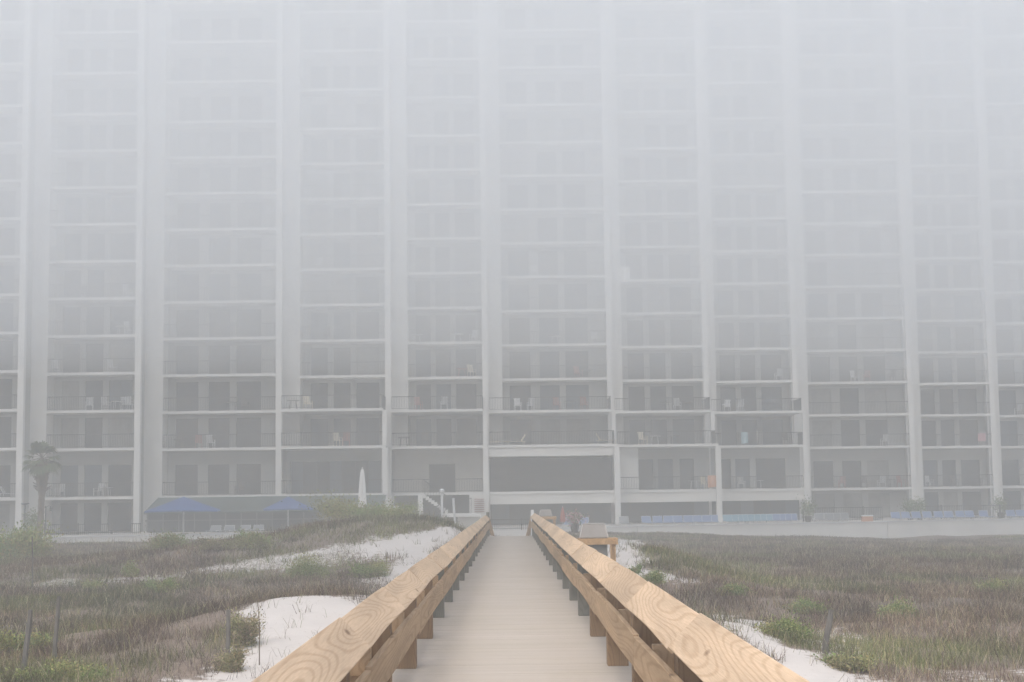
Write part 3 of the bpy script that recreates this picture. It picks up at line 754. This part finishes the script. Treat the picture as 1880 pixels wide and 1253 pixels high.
lrow([1646, 1665, 1684, 1704, 1725, 1743, 1765, 1782, 1808, 1858, 1876], 'blue', 'blue lounger by the far right picket fence, {} from the left', dy=2.6)
lrow([395, 420, 449, 474, 575], 'white', 'pale lounger between and beside the two open blue umbrellas, {} from the left', dy=2.0, back=.34)
lrow([1146], 'white', 'pale lounger just right of the nearer grey bin before the blue row')
lrow([1044, 1072], 'blue', 'blue lounger between red folded umbrella and nearer grey bin, {} from left')
# balcony furniture
BN = ['leftmost bay', 'second bay from left', 'third bay from left', 'fourth bay from left', 'bay above stair', 'bay above boardwalk', 'seventh bay from left', 'eighth bay from left', 'third bay from right', 'second bay from right', 'rightmost bay']
LN = ['ground', 'first', 'second', 'third', 'fourth', 'fifth', 'sixth', 'seventh', 'eighth', 'ninth', 'tenth']
CN = {'w': 'white', 'c': 'cream', 'd': 'dark', 'r': 'reddish'}
def furn(i, l, items):
    pod = (POD.get(i, 0) if l == 3 else POD2.get(i, 0) if l in (1, 2) else 0)
    yf = BY[i]-pod+.75
    seen = {}
    for kk, (u, kind, cc) in enumerate(items):
        x = at(u, 700, yf).x
        mm = {'w': 'white_metal', 'c': 'cream', 'd': 'pot', 'r': 'red'}[cc]
        key = (kind, cc); seen[key] = seen.get(key, 0)+1
        tot = sum(1 for q in items if q[1:] == (kind, cc))
        nm = {'ch': 'slatted chair', 'tb': 'round table', 'lo': 'reclined lounge chair'}[kind]
        lab = f"{CN[cc]} {nm} on {LN[l]}-storey balcony, {BN[i]}"
        if tot > 1: lab += f", {ORD[seen[key]-1]} such"
        if kind == 'ch': place('c'+cc, lambda: make_chair(M[mm], M[mm]), (x, yf+.1, FL[l]+.003), R(random.choice([-25, 10, 160, 190, 30])), lab, 'balcony chairs')
        elif kind == 'tb': place('t'+cc, lambda: make_table(M[mm]), (x, yf+.1, FL[l]+.003), 0, lab, 'balcony tables')
        else: place('o'+cc, lambda: make_lounger(M[mm], M[mm]), (x, yf+.3, FL[l]+.003), R(90 if kk % 2 == 0 else -80), lab, 'balcony loungers')
furn(0, 1, [(14, 'lo', 'w')]); furn(1, 3, [(164, 'ch', 'w'), (195, 'ch', 'w'), (216, 'tb', 'w'), (230, 'ch', 'w'), (240, 'ch', 'w')])
furn(1, 4, [(100, 'ch', 'w'), (205, 'ch', 'w')]); furn(1, 5, [(222, 'tb', 'w'), (235, 'ch', 'w')]); furn(1, 6, [(150, 'ch', 'd'), (232, 'ch', 'w')])
furn(1, 1, [(112, 'ch', 'w'), (183, 'ch', 'w'), (197, 'tb', 'w')])
furn(2, 2, [(365, 'ch', 'r'), (387, 'ch', 'w'), (330, 'tb', 'd')]); furn(2, 1, [(440, 'ch', 'd')]); furn(2, 3, [(425, 'tb', 'd'), (450, 'ch', 'd')])
furn(3, 2, [(620, 'ch', 'c'), (635, 'ch', 'r')]); furn(3, 7, [(584, 'ch', 'w')]); furn(3, 3, [(538, 'tb', 'd'), (565, 'ch', 'c')]); furn(3, 5, [(600, 'ch', 'd')])
furn(4, 3, [(815, 'ch', 'w'), (768, 'ch', 'r')]); furn(4, 5, [(766, 'tb', 'w'), (840, 'tb', 'w'), (870, 'ch', 'w')]); furn(4, 4, [(848, 'tb', 'r'), (866, 'ch', 'c')]); furn(4, 2, [(740, 'tb', 'd'), (780, 'ch', 'd')])
furn(5, 3, [(950, 'ch', 'w'), (974, 'ch', 'w'), (1022, 'ch', 'r'), (1045, 'tb', 'd'), (1072, 'ch', 'r')]); furn(5, 5, [(1094, 'ch', 'w'), (1020, 'tb', 'w')])
furn(5, 2, [(908, 'lo', 'c'), (952, 'lo', 'c'), (1104, 'lo', 'c')]); furn(5, 7, [(984, 'ch', 'w')]); furn(5, 4, [(1062, 'ch', 'r'), (1078, 'tb', 'd')])
furn(6, 2, [(1178, 'ch', 'c'), (1200, 'tb', 'w'), (1236, 'tb', 'd')]); furn(6, 3, [(1243, 'ch', 'w'), (1222, 'tb', 'd'), (1260, 'tb', 'd')]); furn(6, 1, [(1270, 'tb', 'w'), (1290, 'ch', 'c')])
furn(7, 3, [(1333, 'ch', 'w'), (1358, 'ch', 'w')]); furn(7, 1, [(1356, 'ch', 'w'), (1386, 'tb', 'w')]); furn(7, 2, [(1440, 'ch', 'd')]); furn(7, 4, [(1430, 'ch', 'w')])
furn(8, 1, [(1540, 'ch', 'r'), (1580, 'ch', 'd'), (1612, 'ch', 'w'), (1632, 'tb', 'd'), (1648, 'ch', 'r')]); furn(8, 4, [(1570, 'ch', 'w'), (1592, 'ch', 'r'), (1638, 'ch', 'd')]); furn(8, 2, [(1620, 'ch', 'w')])
furn(9, 1, [(1700, 'ch', 'w'), (1745, 'ch', 'd'), (1790, 'tb', 'd')]); furn(9, 5, [(1780, 'tb', 'd')]); furn(10, 3, [(1868, 'ch', 'w')])
def cloth(i, l, u, m_, label, w_=.6, h=.9):
    pod = (POD.get(i, 0) if l == 3 else POD2.get(i, 0) if l in (1, 2) else 0)
    y = BY[i]-pod+.0; x = at(u, 700, y).x; z = FL[l]+1.1; n = 8
    t = MB()
    for k in range(n):
        a, b = -w_/2+w_*k/n, -w_/2+w_*(k+1)/n; f = lambda q: .03*math.sin(q*14)
        t.face((x+a, y+f(a)-.01, z-h), (x+b, y+f(b)-.01, z-h+.04*math.sin(b*5)), (x+b, y+.02+f(b)*.3, z), (x+a, y+.02+f(a)*.3, z))
    t.box(x-w_/2, x+w_/2, y+.02, y+.13, z, z+.012)
    o = t.build('hanging_towel', m_); tag(o, label, 'towel', 'towels hung over balcony rails')
cloth(6, 1, 1303, M['orange'], 'orange towel hung on the first storey rail beside a white column', .75, .95)
cloth(7, 2, 1364, M['teal_cloth'], 'pale teal towel on the second storey above the crowded loungers', .55, .95)
cloth(9, 2, 1798, M['pink'], 'pinkish towel hung on a second storey rail near the right edge', .7, .7)
cloth(6, 7, 1151, M['white_cloth'], 'large white sheet hung at a seventh storey balcony end', .85, 1.1)
# odd things on the terrace
rd = at(1033, 945, 84); t = empty('folded_red_umbrella', (rd.x, 84, -.75), 'slim folded red umbrella between the two grey bins', 'umbrella')
MB().tube([(0, 0, .95), (0, 0, 1.3), (0, 0, 1.72)], [.15, .13, .03], 8).build('canopy', M['red'], t); MB().tube([(0, 0, 0), (0, 0, 1.76)], .02, 6).build('pole', M['white_metal'], t)
MB().tube([(0, 0, 0), (0, 0, .08)], .22, 12).build('base', M['pot'], t)
oc = at(1592, 952, 123); t = empty('orange_cooler', (oc.x, 123, -.72), 'orange cooler chest behind the wall before a dark doorway', 'cooler')
MB().box(-.42, .42, -.25, .25, .0, .42).build('body', M['orange'], t, bevel=.03); MB().box(-.44, .44, -.27, .27, .425, .52).build('lid', M['white_cloth'], t, bevel=.02)
MB().tube([(-.46, 0, .3), (-.5, 0, .45), (-.46, 0, .5)], .015, 6).build('handle', M['pot'], t)

# ------------------------------------------------------------------ plants
def leaves_mesh(name, P, D, size, C, mat_, parent=None):
    """P centres, D directions, two-triangle leaves"""
    n = len(P); side = np.cross(D, rng.normal(size=(n, 3))); side /= np.linalg.norm(side, axis=1)[:, None]+1e-9
    s = size[:, None]
    v = np.stack([P-D*s*.5, P+side*s*.28, P+D*s*.5, P-side*s*.28], 1).reshape(-1, 3)
    me = bpy.data.meshes.new(name); me.vertices.add(4*n); me.vertices.foreach_set('co', v.astype(np.float32).ravel())
    me.loops.add(4*n); me.loops.foreach_set('vertex_index', np.arange(4*n, dtype=np.int32))
    me.polygons.add(n); me.polygons.foreach_set('loop_start', np.arange(0, 4*n, 4, dtype=np.int32)); me.polygons.foreach_set('loop_total', np.full(n, 4, np.int32))
    me.update()
    a = me.attributes.new('col', 'FLOAT_COLOR', 'POINT'); cc = np.ones((4*n, 4), np.float32); cc[:, :3] = np.repeat(C, 4, 0); a.data.foreach_set('color', cc.ravel())
    return link(name, me, mat_, parent)
GREENS = np.array([(.15, .22, .07), (.12, .18, .06), (.23, .27, .11), (.26, .24, .12), (.18, .24, .12)])
DULL = np.array([(.24, .24, .13), (.2, .21, .13), (.28, .24, .16), (.17, .17, .10), (.24, .2, .16)])
def shrub(x, y, rx, ry, h, label, pal=GREENS, n=2600, leaf=.07, cat='shrub', name='dune_shrub', zoff=0):
    n = int(n*1.9); leaf *= .8
    z = float(gz(x, y))+zoff
    t = empty(name, (x, y, z), label, cat, 'shrubs in the dune scrub')
    k = 9; cl = rng.normal(size=(k, 3))*np.array([.42, .42, .25]); cl[:, 2] = np.abs(cl[:, 2])+.15
    idx = rng.integers(0, k, n); P = cl[idx]+rng.normal(size=(n, 3))*np.array([.24, .24, .17])
    out = rng.random(n) < .15; P[out] *= rng.uniform(1.1, 1.5, (out.sum(), 1)); P[:, 2] = np.clip(P[:, 2], .02, 1.35); P *= np.array([rx, ry, h])
    D = P/np.array([rx, ry, h])*1.0+rng.normal(size=(n, 3))*.7; D[:, 2] = np.abs(D[:, 2])+.2; D /= np.linalg.norm(D, axis=1)[:, None]
    C = pal[(idx+rng.integers(0, 2, n)) % len(pal)]*rng.uniform(.7, 1.45, (n, 1))*np.array([1.05, 1, .85])
    leaves_mesh('foliage', P, D, rng.uniform(.6, 1.3, n)*leaf, C, M['leaf'], t)
    m_ = MB()
    for c in cl: m_.tube([(c[0]*.1, c[1]*.1, -.1), (c[0]*rx*.5, c[1]*ry*.5, c[2]*h*.5), (c[0]*rx, c[1]*ry, c[2]*h)], [.03*h, .02*h, .008*h], 5)
    m_.build('stem', M['stem'], t)
g = lambda u, v: ground_at(u, v)
def shrub_px(u, v, wpx, hpx, label, **k):
    p = g(u, v); s = p.y/F
    shrub(p.x, p.y, wpx*s*.5, wpx*s*.45, hpx*s, label, **k)
shrub(at(14, 1000, 66).x, 66, 1.5, 1.5, 1.35, 'big green bush at the left edge below the palm', n=16000, leaf=.15)
shrub(at(-110, 1000, 70).x, 70, 2.3, 2.0, 1.7, 'green bush just past the left edge of the view', n=5000, leaf=.11)
shrub(at(662, 970, 63).x, 63, 1.45, 1.4, 1.15, 'olive green shrub on the dune crest under the white folded umbrella', pal=np.vstack([GREENS[2:], DULL]), n=8000, leaf=.11)
shrub(at(722, 970, 61).x, 61, 1.0, 1.0, .6, 'low yellow green shrub right of the dune crest shrub', pal=GREENS[1:], n=3500, leaf=.06)
shrub_px(306, 1012, 90, 40, 'rounded olive bush by the left wall below the large blue umbrella', pal=np.vstack([GREENS, DULL]), n=4500, leaf=.08)
shrub_px(462, 1008, 60, 28, 'dark green bush by the wall below the smaller blue umbrella', n=2600, leaf=.08, pal=np.vstack([GREENS, DULL]))
shrub_px(392, 1010, 50, 26, 'dull bush between the two bushes along the left wall', n=2200, leaf=.08, pal=DULL)
shrub_px(240, 1060, 42, 22, 'small green shrub above the left sand streak', n=1500, leaf=.06)
shrub_px(300, 1090, 46, 26, 'bright green shrub right of a sand patch in left scrub', n=1600, leaf=.05)
shrub_px(170, 1088, 40, 24, 'small green tuft left in the brown scrub', n=1500, leaf=.05)
shrub_px(25, 1205, 70, 50, 'leafy green shrub left of the leaning stake at lower left', n=3000, leaf=.045)
shrub_px(75, 1195, 50, 34, 'leafy green shrub between the two near stakes at lower left', n=2200, leaf=.045)
shrub_px(110, 1250, 110, 30, 'low spreading green shrub at the bottom left corner', n=3500, leaf=.045)
shrub_px(450, 1188, 56, 50, 'round dry grey green tuft at the left edge of the white sand mound', pal=DULL, n=4200, leaf=.05)
shrub_px(425, 1235, 50, 40, 'scrubby tuft at the lower left foot of the white mound', pal=DULL, n=3000, leaf=.045)
shrub_px(690, 1060, 70, 38, 'green trailing plants on the slope beside the left rail', n=3000, leaf=.05)
shrub_px(560, 1060, 90, 40, 'yellow green clump above the left white mound', pal=GREENS, n=3200, leaf=.05)
shrub_px(1653, 1140, 60, 38, 'dark green round bush in the right scrub', n=3200, leaf=.05)
shrub_px(1820, 1092, 54, 30, 'green bush near the right edge of the scrub', n=2200, leaf=.05)
shrub_px(1445, 1175, 80, 40, 'green clump at the tip of the right sand tongue', pal=GREENS, n=4200, leaf=.045)
shrub_px(1490, 1128, 60, 24, 'pale green low bush behind the right sand tongue', n=2400, leaf=.045)
shrub_px(1345, 1095, 60, 26, 'green low bush right of the rail in mid scrub', n=1800, leaf=.05)
shrub_px(1190, 1075, 60, 26, 'dark green creeping plant on the right dune by the rail', n=2500, leaf=.045)
shrub_px(1165, 1055, 20, 16, 'small dark green plant on bare sand beside the right rail', n=800, leaf=.045)
shrub_px(1560, 1232, 90, 34, 'green grey scrub clump at the bottom right of the sand tongue', n=3200, leaf=.045, pal=np.vstack([GREENS, DULL]))
shrub_px(1497, 984, 22, 10, 'small dark bush at the foot of the white wall near its seam', n=500, leaf=.09, pal=DULL)
shrub_px(1718, 978, 24, 14, 'left one of two small bushes at the wall foot near the right edge', n=600, leaf=.09, pal=DULL)
shrub_px(1864, 975, 30, 18, 'bush at the wall foot by the right edge of the view', n=700, leaf=.09)
# potted plants
def potted(u, v, Yp, hh, label, flowers=False):
    p = at(u, v, Yp); t = empty('potted_plant', (p.x, Yp, -.72), label, 'potted plant', 'potted plants on the terrace')
    MB().tube([(0, 0, 0), (0, 0, .25), (0, 0, .5)], [.2, .26, .3], 12).build('pot', M['pot'], t)
    n = 700; P = rng.normal(size=(n, 3))*np.array([.28, .28, .26*hh]); P[:, 2] += .5+.45*hh; D = rng.normal(size=(n, 3)); D /= np.linalg.norm(D, axis=1)[:, None]
    C = GREENS[rng.integers(0, 5, n)]*.8
    if flowers: k = n//2; C[:k] = np.array([.42, .22, .24])
    leaves_mesh('foliage', P, D, np.full(n, .14), C, M['leaf'], t)
    MB().tube([(0, 0, .4), (0, 0, .5+.5*hh)], .03, 6).build('stem', M['stem'], t)
potted(1484, 955, 125, 1.3, 'tall potted plant at the foot of the column right of the crowded loungers')
potted(1671, 955, 128, 1.2, 'left potted plant of the pair around the white column at far right')
potted(1688, 955, 128, 1.3, 'right potted plant of the pair around the white column at far right')
potted(1838, 955, 130, 1.3, 'potted plant by the last white column near the right edge')
potted(1055, 960, 100, .8, 'pink flowering potted plant left of the nearer grey bin', True)
potted(60, 960, 108, 1.2, 'potted plant beside the palm trunk at the left')

# palm
pp = at(73, 960, 101); t = empty('palm_tree', (pp.x, 101, -1.0), 'cabbage palm with shaggy trunk top in front of the tower at left', 'palm')
ctop = at(73, 842, 101).z+1.0
tr = []; rd_ = []
for k in range(30):
    q = k/29; z = q*(ctop-.2); r = .21-.03*q
    if q > .62: r = .24+.16*math.sin((q-.62)/.38*math.pi*.8)
    if k % 2: r *= 1.06
    tr.append((.1*math.sin(q*2), 0, z)); rd_.append(r)
MB().tube(tr, rd_, 12).build('trunk', M['trunk'], t)
bm_ = MB()
for k in range(70):
    a = random.uniform(0, 6.28); z = ctop*random.uniform(.62, .95); r = .3
    d = Vector((math.cos(a), math.sin(a), .55)); p0 = Vector((0.08, 0, z))+Vector((math.cos(a), math.sin(a), 0))*r
    bm_.tube([p0, p0+d*random.uniform(.15, .32)], [.045, .02], 4)
bm_.build('boot', M['trunk'], t)
cr = MB(); ccol = []
P_, D_, S_, C_ = [], [], [], []
fr_m = MB()
for k in range(38):
    a = random.uniform(0, 6.28); el = random.uniform(-.75, 1.2); Lp = random.uniform(.5, .85)
    d = Vector((math.cos(a)*math.cos(el), math.sin(a)*math.cos(el), math.sin(el)))
    c0_ = Vector((.1, 0, ctop)); c1_ = c0_+d*Lp+Vector((0, 0, -.05)); fr_m.tube([c0_, (c0_+c1_)/2+Vector((0, 0, .05)), c1_], .018, 4)
    s = d.cross(Vector((0, 0, 1))).normalized(); up = s.cross(d)
    for j in range(26):
        f = -1.35+2.7*j/25; dr = (d*math.cos(f)+s*math.sin(f)).normalized(); ln = .78*random.uniform(.8, 1.1)*(1-.2*abs(f)/1.35)
        p0 = c1_; p1_ = p0+dr*ln*.6; p2_ = p0+dr*ln+Vector((0, 0, -.28*ln-random.uniform(0, .12)))
        wv = up*.0+dr.cross(up).normalized()*.035
        cr.face(p0, p1_+wv, p2_, p1_-wv)
        c_ = random.choice([(.09, .12, .06), (.11, .14, .07), (.07, .10, .05), (.14, .15, .08)]); ccol += [(*c_, 1)]*4
o = cr.build('frond', M['leaf'], t)
aa = o.data.attributes.new('col', 'FLOAT_COLOR', 'POINT'); aa.data.foreach_set('color', np.array(ccol, np.float32).ravel())
fr_m.build('frond_stalks', M['stem'], t)

# lamp posts
def lamp(u, v0, Yl, arms, label):
    p = at(u, v0, Yl); t = empty('lamp_post', (p.x, Yl, -.85), label, 'lamp post', 'dark lamp posts at left'); h = p.z+.85
    MB().tube([(0, 0, 0), (0, 0, .3), (0, 0, .32), (0, 0, h)], [.09, .08, .045, .035], 10).build('pole', M['rail'], t)
    if arms:
        for s in (-1, 1):
            MB().tube([(0, 0, h-.15), (s*.15, 0, h), (s*.32, 0, h-.05), (s*.34, 0, h-.14)], .018, 6).build('arm', M['rail'], t)
            MB().tube([(s*.34, 0, h-.36), (s*.34, 0, h-.16), (s*.34, 0, h-.12)], [.06, .10, .03], 8).build('lantern', M['rail'], t)
    else:
        MB().tube([(0, 0, h-.03), (0, 0, h+.06), (0, 0, h+.12)], [.05, .30, .25], 14).build('lamp_head', M['rail'], t)
lamp(84, 929, 103, True, 'dark lamp post with two small arms beside the palm trunk')
lamp(46, 927, 109, False, 'dark lamp post with a flat round head left of the palm')

# white posts near the end of the left rail
t = empty('white_shower_post', (at(812, 970, 66).x, 66, -.4), 'upright white post with a knob near the far end of the left rail', 'post')
p = at(812, 900, 66); h = p.z+.4
MB().tube([(0, 0, 0), (0, 0, h-.12)], .055, 10).build('pole', M['white_metal'], t); MB().tube([(0, 0, h-.14), (0, 0, h-.1), (0, 0, h), (0, 0, h+.05)], [.06, .1, .1, .04], 10).build('knob', M['white_metal'], t)
p0, p1_ = at(838, 975, 64), at(832, 917, 64)
t = empty('leaning_white_pole', p0, 'slightly leaning thin white pole just left of the left rail end', 'pole')
MB().tube([(0, 0, -.5), tuple(p1_-p0)], .05, 8).build('pole', M['white_metal'], t); MB().tube([tuple(p1_-p0), tuple(p1_-p0+Vector((0, 0, .04)))], .065, 8).build('cap', M['white_metal'], t)

# old fence stakes
def stake(ub, vb, ut, vt, wd, label, Yk=None):
    b = g(ub, vb); tp = at(ut, vt, b.y); r = wd/2*b.y/F
    t = MB(); d = tp-b
    t.tube([(0, 0, -.3), tuple(d*.3), tuple(d*.7+Vector((.006, 0, 0))), tuple(d)], [r*1.1, r*1.05, r, r*.85], 6)
    o = t.build('fence_stake', M['stake']); o.location = b; tag(o, label, 'stake', 'old stakes in the scrub')
stake(42, 1242, 56, 1120, 10, 'leaning weathered grey stake at the lower left, leftmost')
stake(98, 1222, 108, 1095, 8, 'brown weathered stake second from the left edge')
stake(418, 1222, 419, 1120, 8, 'thin upright grey stake by the left white mound')
stake(1512, 1200, 1526, 1120, 11, 'leaning dark stake in the right scrub')
stake(60, 1090, 59, 985, 3, 'very thin dark rod standing in the left scrub')
# tall dry reed in front of the left mound
b = g(476, 1222); tp = at(472, 1085, b.y); t = MB(); d = tp-b
t.tube([(0, 0, -.1), tuple(d*.5+Vector((.02, 0, 0))), tuple(d)], [.009, .008, .004], 5)
tag(t.build('dry_reed', M['stem']), 'tall thin dry reed rising in front of the left white mound', 'reed'); bpy.data.objects['dry_reed'].location = b

# ------------------------------------------------------------------ dune grass (stuff)
def blades(name, x, y, h, wd, lean, C, m_):
    n = len(x); z = gz(x, y)-.02
    az = rng.uniform(0, 2*np.pi, n); wa = rng.uniform(0, np.pi, n)
    lx, ly = np.cos(az)*lean*h, np.sin(az)*lean*h
    wx, wy_ = np.cos(wa)*wd*.5, np.sin(wa)*wd*.5
    b0 = np.stack([x-wx, y-wy_, z], -1); b1 = np.stack([x+wx, y+wy_, z], -1)
    m0 = np.stack([x-wx*.8+lx*.35, y-wy_*.8+ly*.35, z+h*.6], -1); m1 = np.stack([x+wx*.8+lx*.35, y+wy_*.8+ly*.35, z+h*.6], -1)
    tp = np.stack([x+lx, y+ly, z+h*np.maximum(1-.3*lean, .35)], -1)
    v = np.stack([b0, b1, m1, m0, tp], 1).reshape(-1, 3)
    me = bpy.data.meshes.new(name); me.vertices.add(5*n); me.vertices.foreach_set('co', v.astype(np.float32).ravel())
    k = np.arange(n)*5; q = np.stack([k, k+1, k+2, k+3, k+3, k+2, k+4], -1).ravel()
    me.loops.add(7*n); me.loops.foreach_set('vertex_index', q.astype(np.int32))
    ls = np.stack([np.arange(n)*7, np.arange(n)*7+4], -1).ravel(); lt = np.tile([4, 3], n)
    me.polygons.add(2*n); me.polygons.foreach_set('loop_start', ls.astype(np.int32)); me.polygons.foreach_set('loop_total', lt.astype(np.int32)); me.update()
    a = me.attributes.new('col', 'FLOAT_COLOR', 'POINT'); cc = np.ones((5*n, 4), np.float32); cc[:, :3] = np.repeat(C, 5, 0); a.data.foreach_set('color', cc.ravel())
    o = link(name, me, m_); return o
def sample(N, d0, d1):
    d = rng.uniform(d0, d1, N); s = rng.uniform(-.40, .42, N)*1.06
    return s*d, d
NB = 1500000
x, y = sample(NB, 15, 112)
keep = (y < wy(x)-.5) | (x < -31); v_ = veg(x, y)
cl = fbm(x*1.1+50, y*1.1+7, 3)
keep &= rng.random(NB) < v_*np.clip((cl-.30)/.25, .25, 1)
x, y, cl = x[keep], y[keep], cl[keep]; n = len(x)
gr = fbm(x*.28+91, y*.2+63, 4)+.17*np.clip((x-1)/3, 0, 1)*np.clip((10-x)/4, 0, 1)*np.clip((48-y)/10, 0, 1)+.10*np.clip((-1-x)/3, 0, 1)*np.clip((x+11)/4, 0, 1)*np.clip((y-30)/6, 0, 1)
green = rng.random(n) < np.clip((gr-.515)/.09, .08, .88)
brown = np.array([(.12, .075, .058), (.15, .098, .075), (.07, .045, .036), (.21, .145, .11), (.42, .34, .24), (.14, .10, .08)])
grn = np.array([(.12, .165, .045), (.17, .20, .065), (.23, .24, .10), (.085, .12, .04), (.38, .35, .19)])
C = np.where(green[:, None], grn[rng.integers(0, 5, n)], brown[rng.integers(0, 6, n)])*rng.uniform(.75, 1.25, (n, 1))*(.26+.74*np.clip((fbm(x*.9+11, y*.6+4, 3)-.25)*1.6, 0, 1))[:, None]*(1+.32*np.clip((x-1)/3, 0, 1)*np.clip((55-y)/15, 0, 1)+.12*(y > 40))[:, None]*np.array([1.04, 1.0, .9])
far = np.clip((y-60)/50, 0, 1)[:, None]
h = rng.uniform(.08, .32, n)*(.5+1.0*cl)*(1-.35*np.clip((y-60)/40, 0, 1))
wd = np.maximum(.0055, .00021*y)*rng.uniform(.6, 1.3, n)
tag(blades('dune_grass', x, y, h, wd, rng.uniform(.15, 2.2, n)*rng.uniform(.4, 1, n), C, M['blade']), 'brown and green dry dune scrub covering the sand on both sides', 'grass', kind='stuff')
# tall straw stems and seed heads
NS = 42000
x, y = sample(NS, 16, 100); v_ = veg(x, y); keep = (rng.random(NS) < v_) & ((y < wy(x)-.6)); x, y = x[keep], y[keep]; n = len(x)
C = np.array([(.46, .40, .27), (.34, .32, .17), (.28, .21, .17), (.07, .05, .04), (.10, .07, .055)])[rng.integers(0, 5, n)]
tag(blades('tall_straw', x, y, rng.uniform(.3, .62, n), np.maximum(.004, .00016*y), rng.uniform(.2, 1.3, n), C, M['blade']), 'tall pale straw stems rising over the scrub', 'grass', kind='stuff')
# sprigs and twigs on the bare sand mounds
def sprig_area(cx, cy, sx, sy, n):
    k = int(n/7); ccx, ccy = rng.normal(cx, sx, k), rng.normal(cy, sy, k)
    ix = rng.integers(0, k, n); return ccx[ix]+rng.normal(0, .07, n), ccy[ix]+rng.normal(0, .07, n)
a1 = sprig_area(-3.6, 27, 1.3, 2.3, 420); a2 = sprig_area(3.4, 23.5, 1.2, 2, 260); a3 = sprig_area(-4, 55, 2.5, 5, 1300); a4 = sprig_area(3.6, 44, 1.2, 5, 900)
x = np.concatenate([a1[0], a2[0], a3[0], a4[0]]); y = np.concatenate([a1[1], a2[1], a3[1], a4[1]]); ok = np.abs(x) > 1.3; x, y = x[ok], y[ok]; n = len(x)
C = np.array([(.22, .17, .12), (.16, .18, .08), (.13, .10, .08), (.3, .26, .18)])[rng.integers(0, 4, n)]
tag(blades('sand_sprigs', x, y, rng.uniform(.06, .32, n), np.maximum(.006, .00025*y), rng.uniform(.3, 1.3, n), C, M['blade']), 'sparse sprigs and twigs on the bare white mounds', 'grass', kind='stuff')

# ------------------------------------------------------------------ haze
hz = MB().box(-110, 110, -25, 165, -4.2, TOPZ+2.5)
hm = bpy.data.materials.new('haze'); hm.use_nodes = True; t = hm.node_tree; t.nodes.clear()
pv = t.nodes.new('ShaderNodeVolumePrincipled'); pv.inputs['Color'].default_value = (.962, .981, .966, 1); pv.inputs['Density'].default_value = HAZE; pv.inputs['Anisotropy'].default_value = .3
ou = t.nodes.new('ShaderNodeOutputMaterial'); t.links.new(pv.outputs[0], ou.inputs['Volume'])
tag(hz.build('haze', hm), 'pale even fog filling the whole scene', 'fog', kind='stuff')

# extra fog volume added in front of the tower to fade its upper floors
lc = MB(); lc.v = [(-100, 12, 10.5), (100, 12, 10.5), (100, 139+50*.284, 10.5), (-100, 112-55*.284, 10.5)]; lc.v += [(a, b, TOPZ+2.2) for a, b, _ in lc.v]; lc.f = [(0,3,2,1),(4,5,6,7),(0,1,5,4),(1,2,6,5),(2,3,7,6),(3,0,4,7)]
lm_ = hm.copy(); lm_.name = 'added_upper_fog'; lm_.node_tree.nodes[0].inputs['Density'].default_value = ADDED_FOG; lm_.node_tree.nodes[0].inputs['Color'].default_value = (.960, .984, .994, 1)
tag(lc.build('added_upper_fog', lm_), 'added block of thicker fog that fades the upper floors', 'fog', kind='stuff')
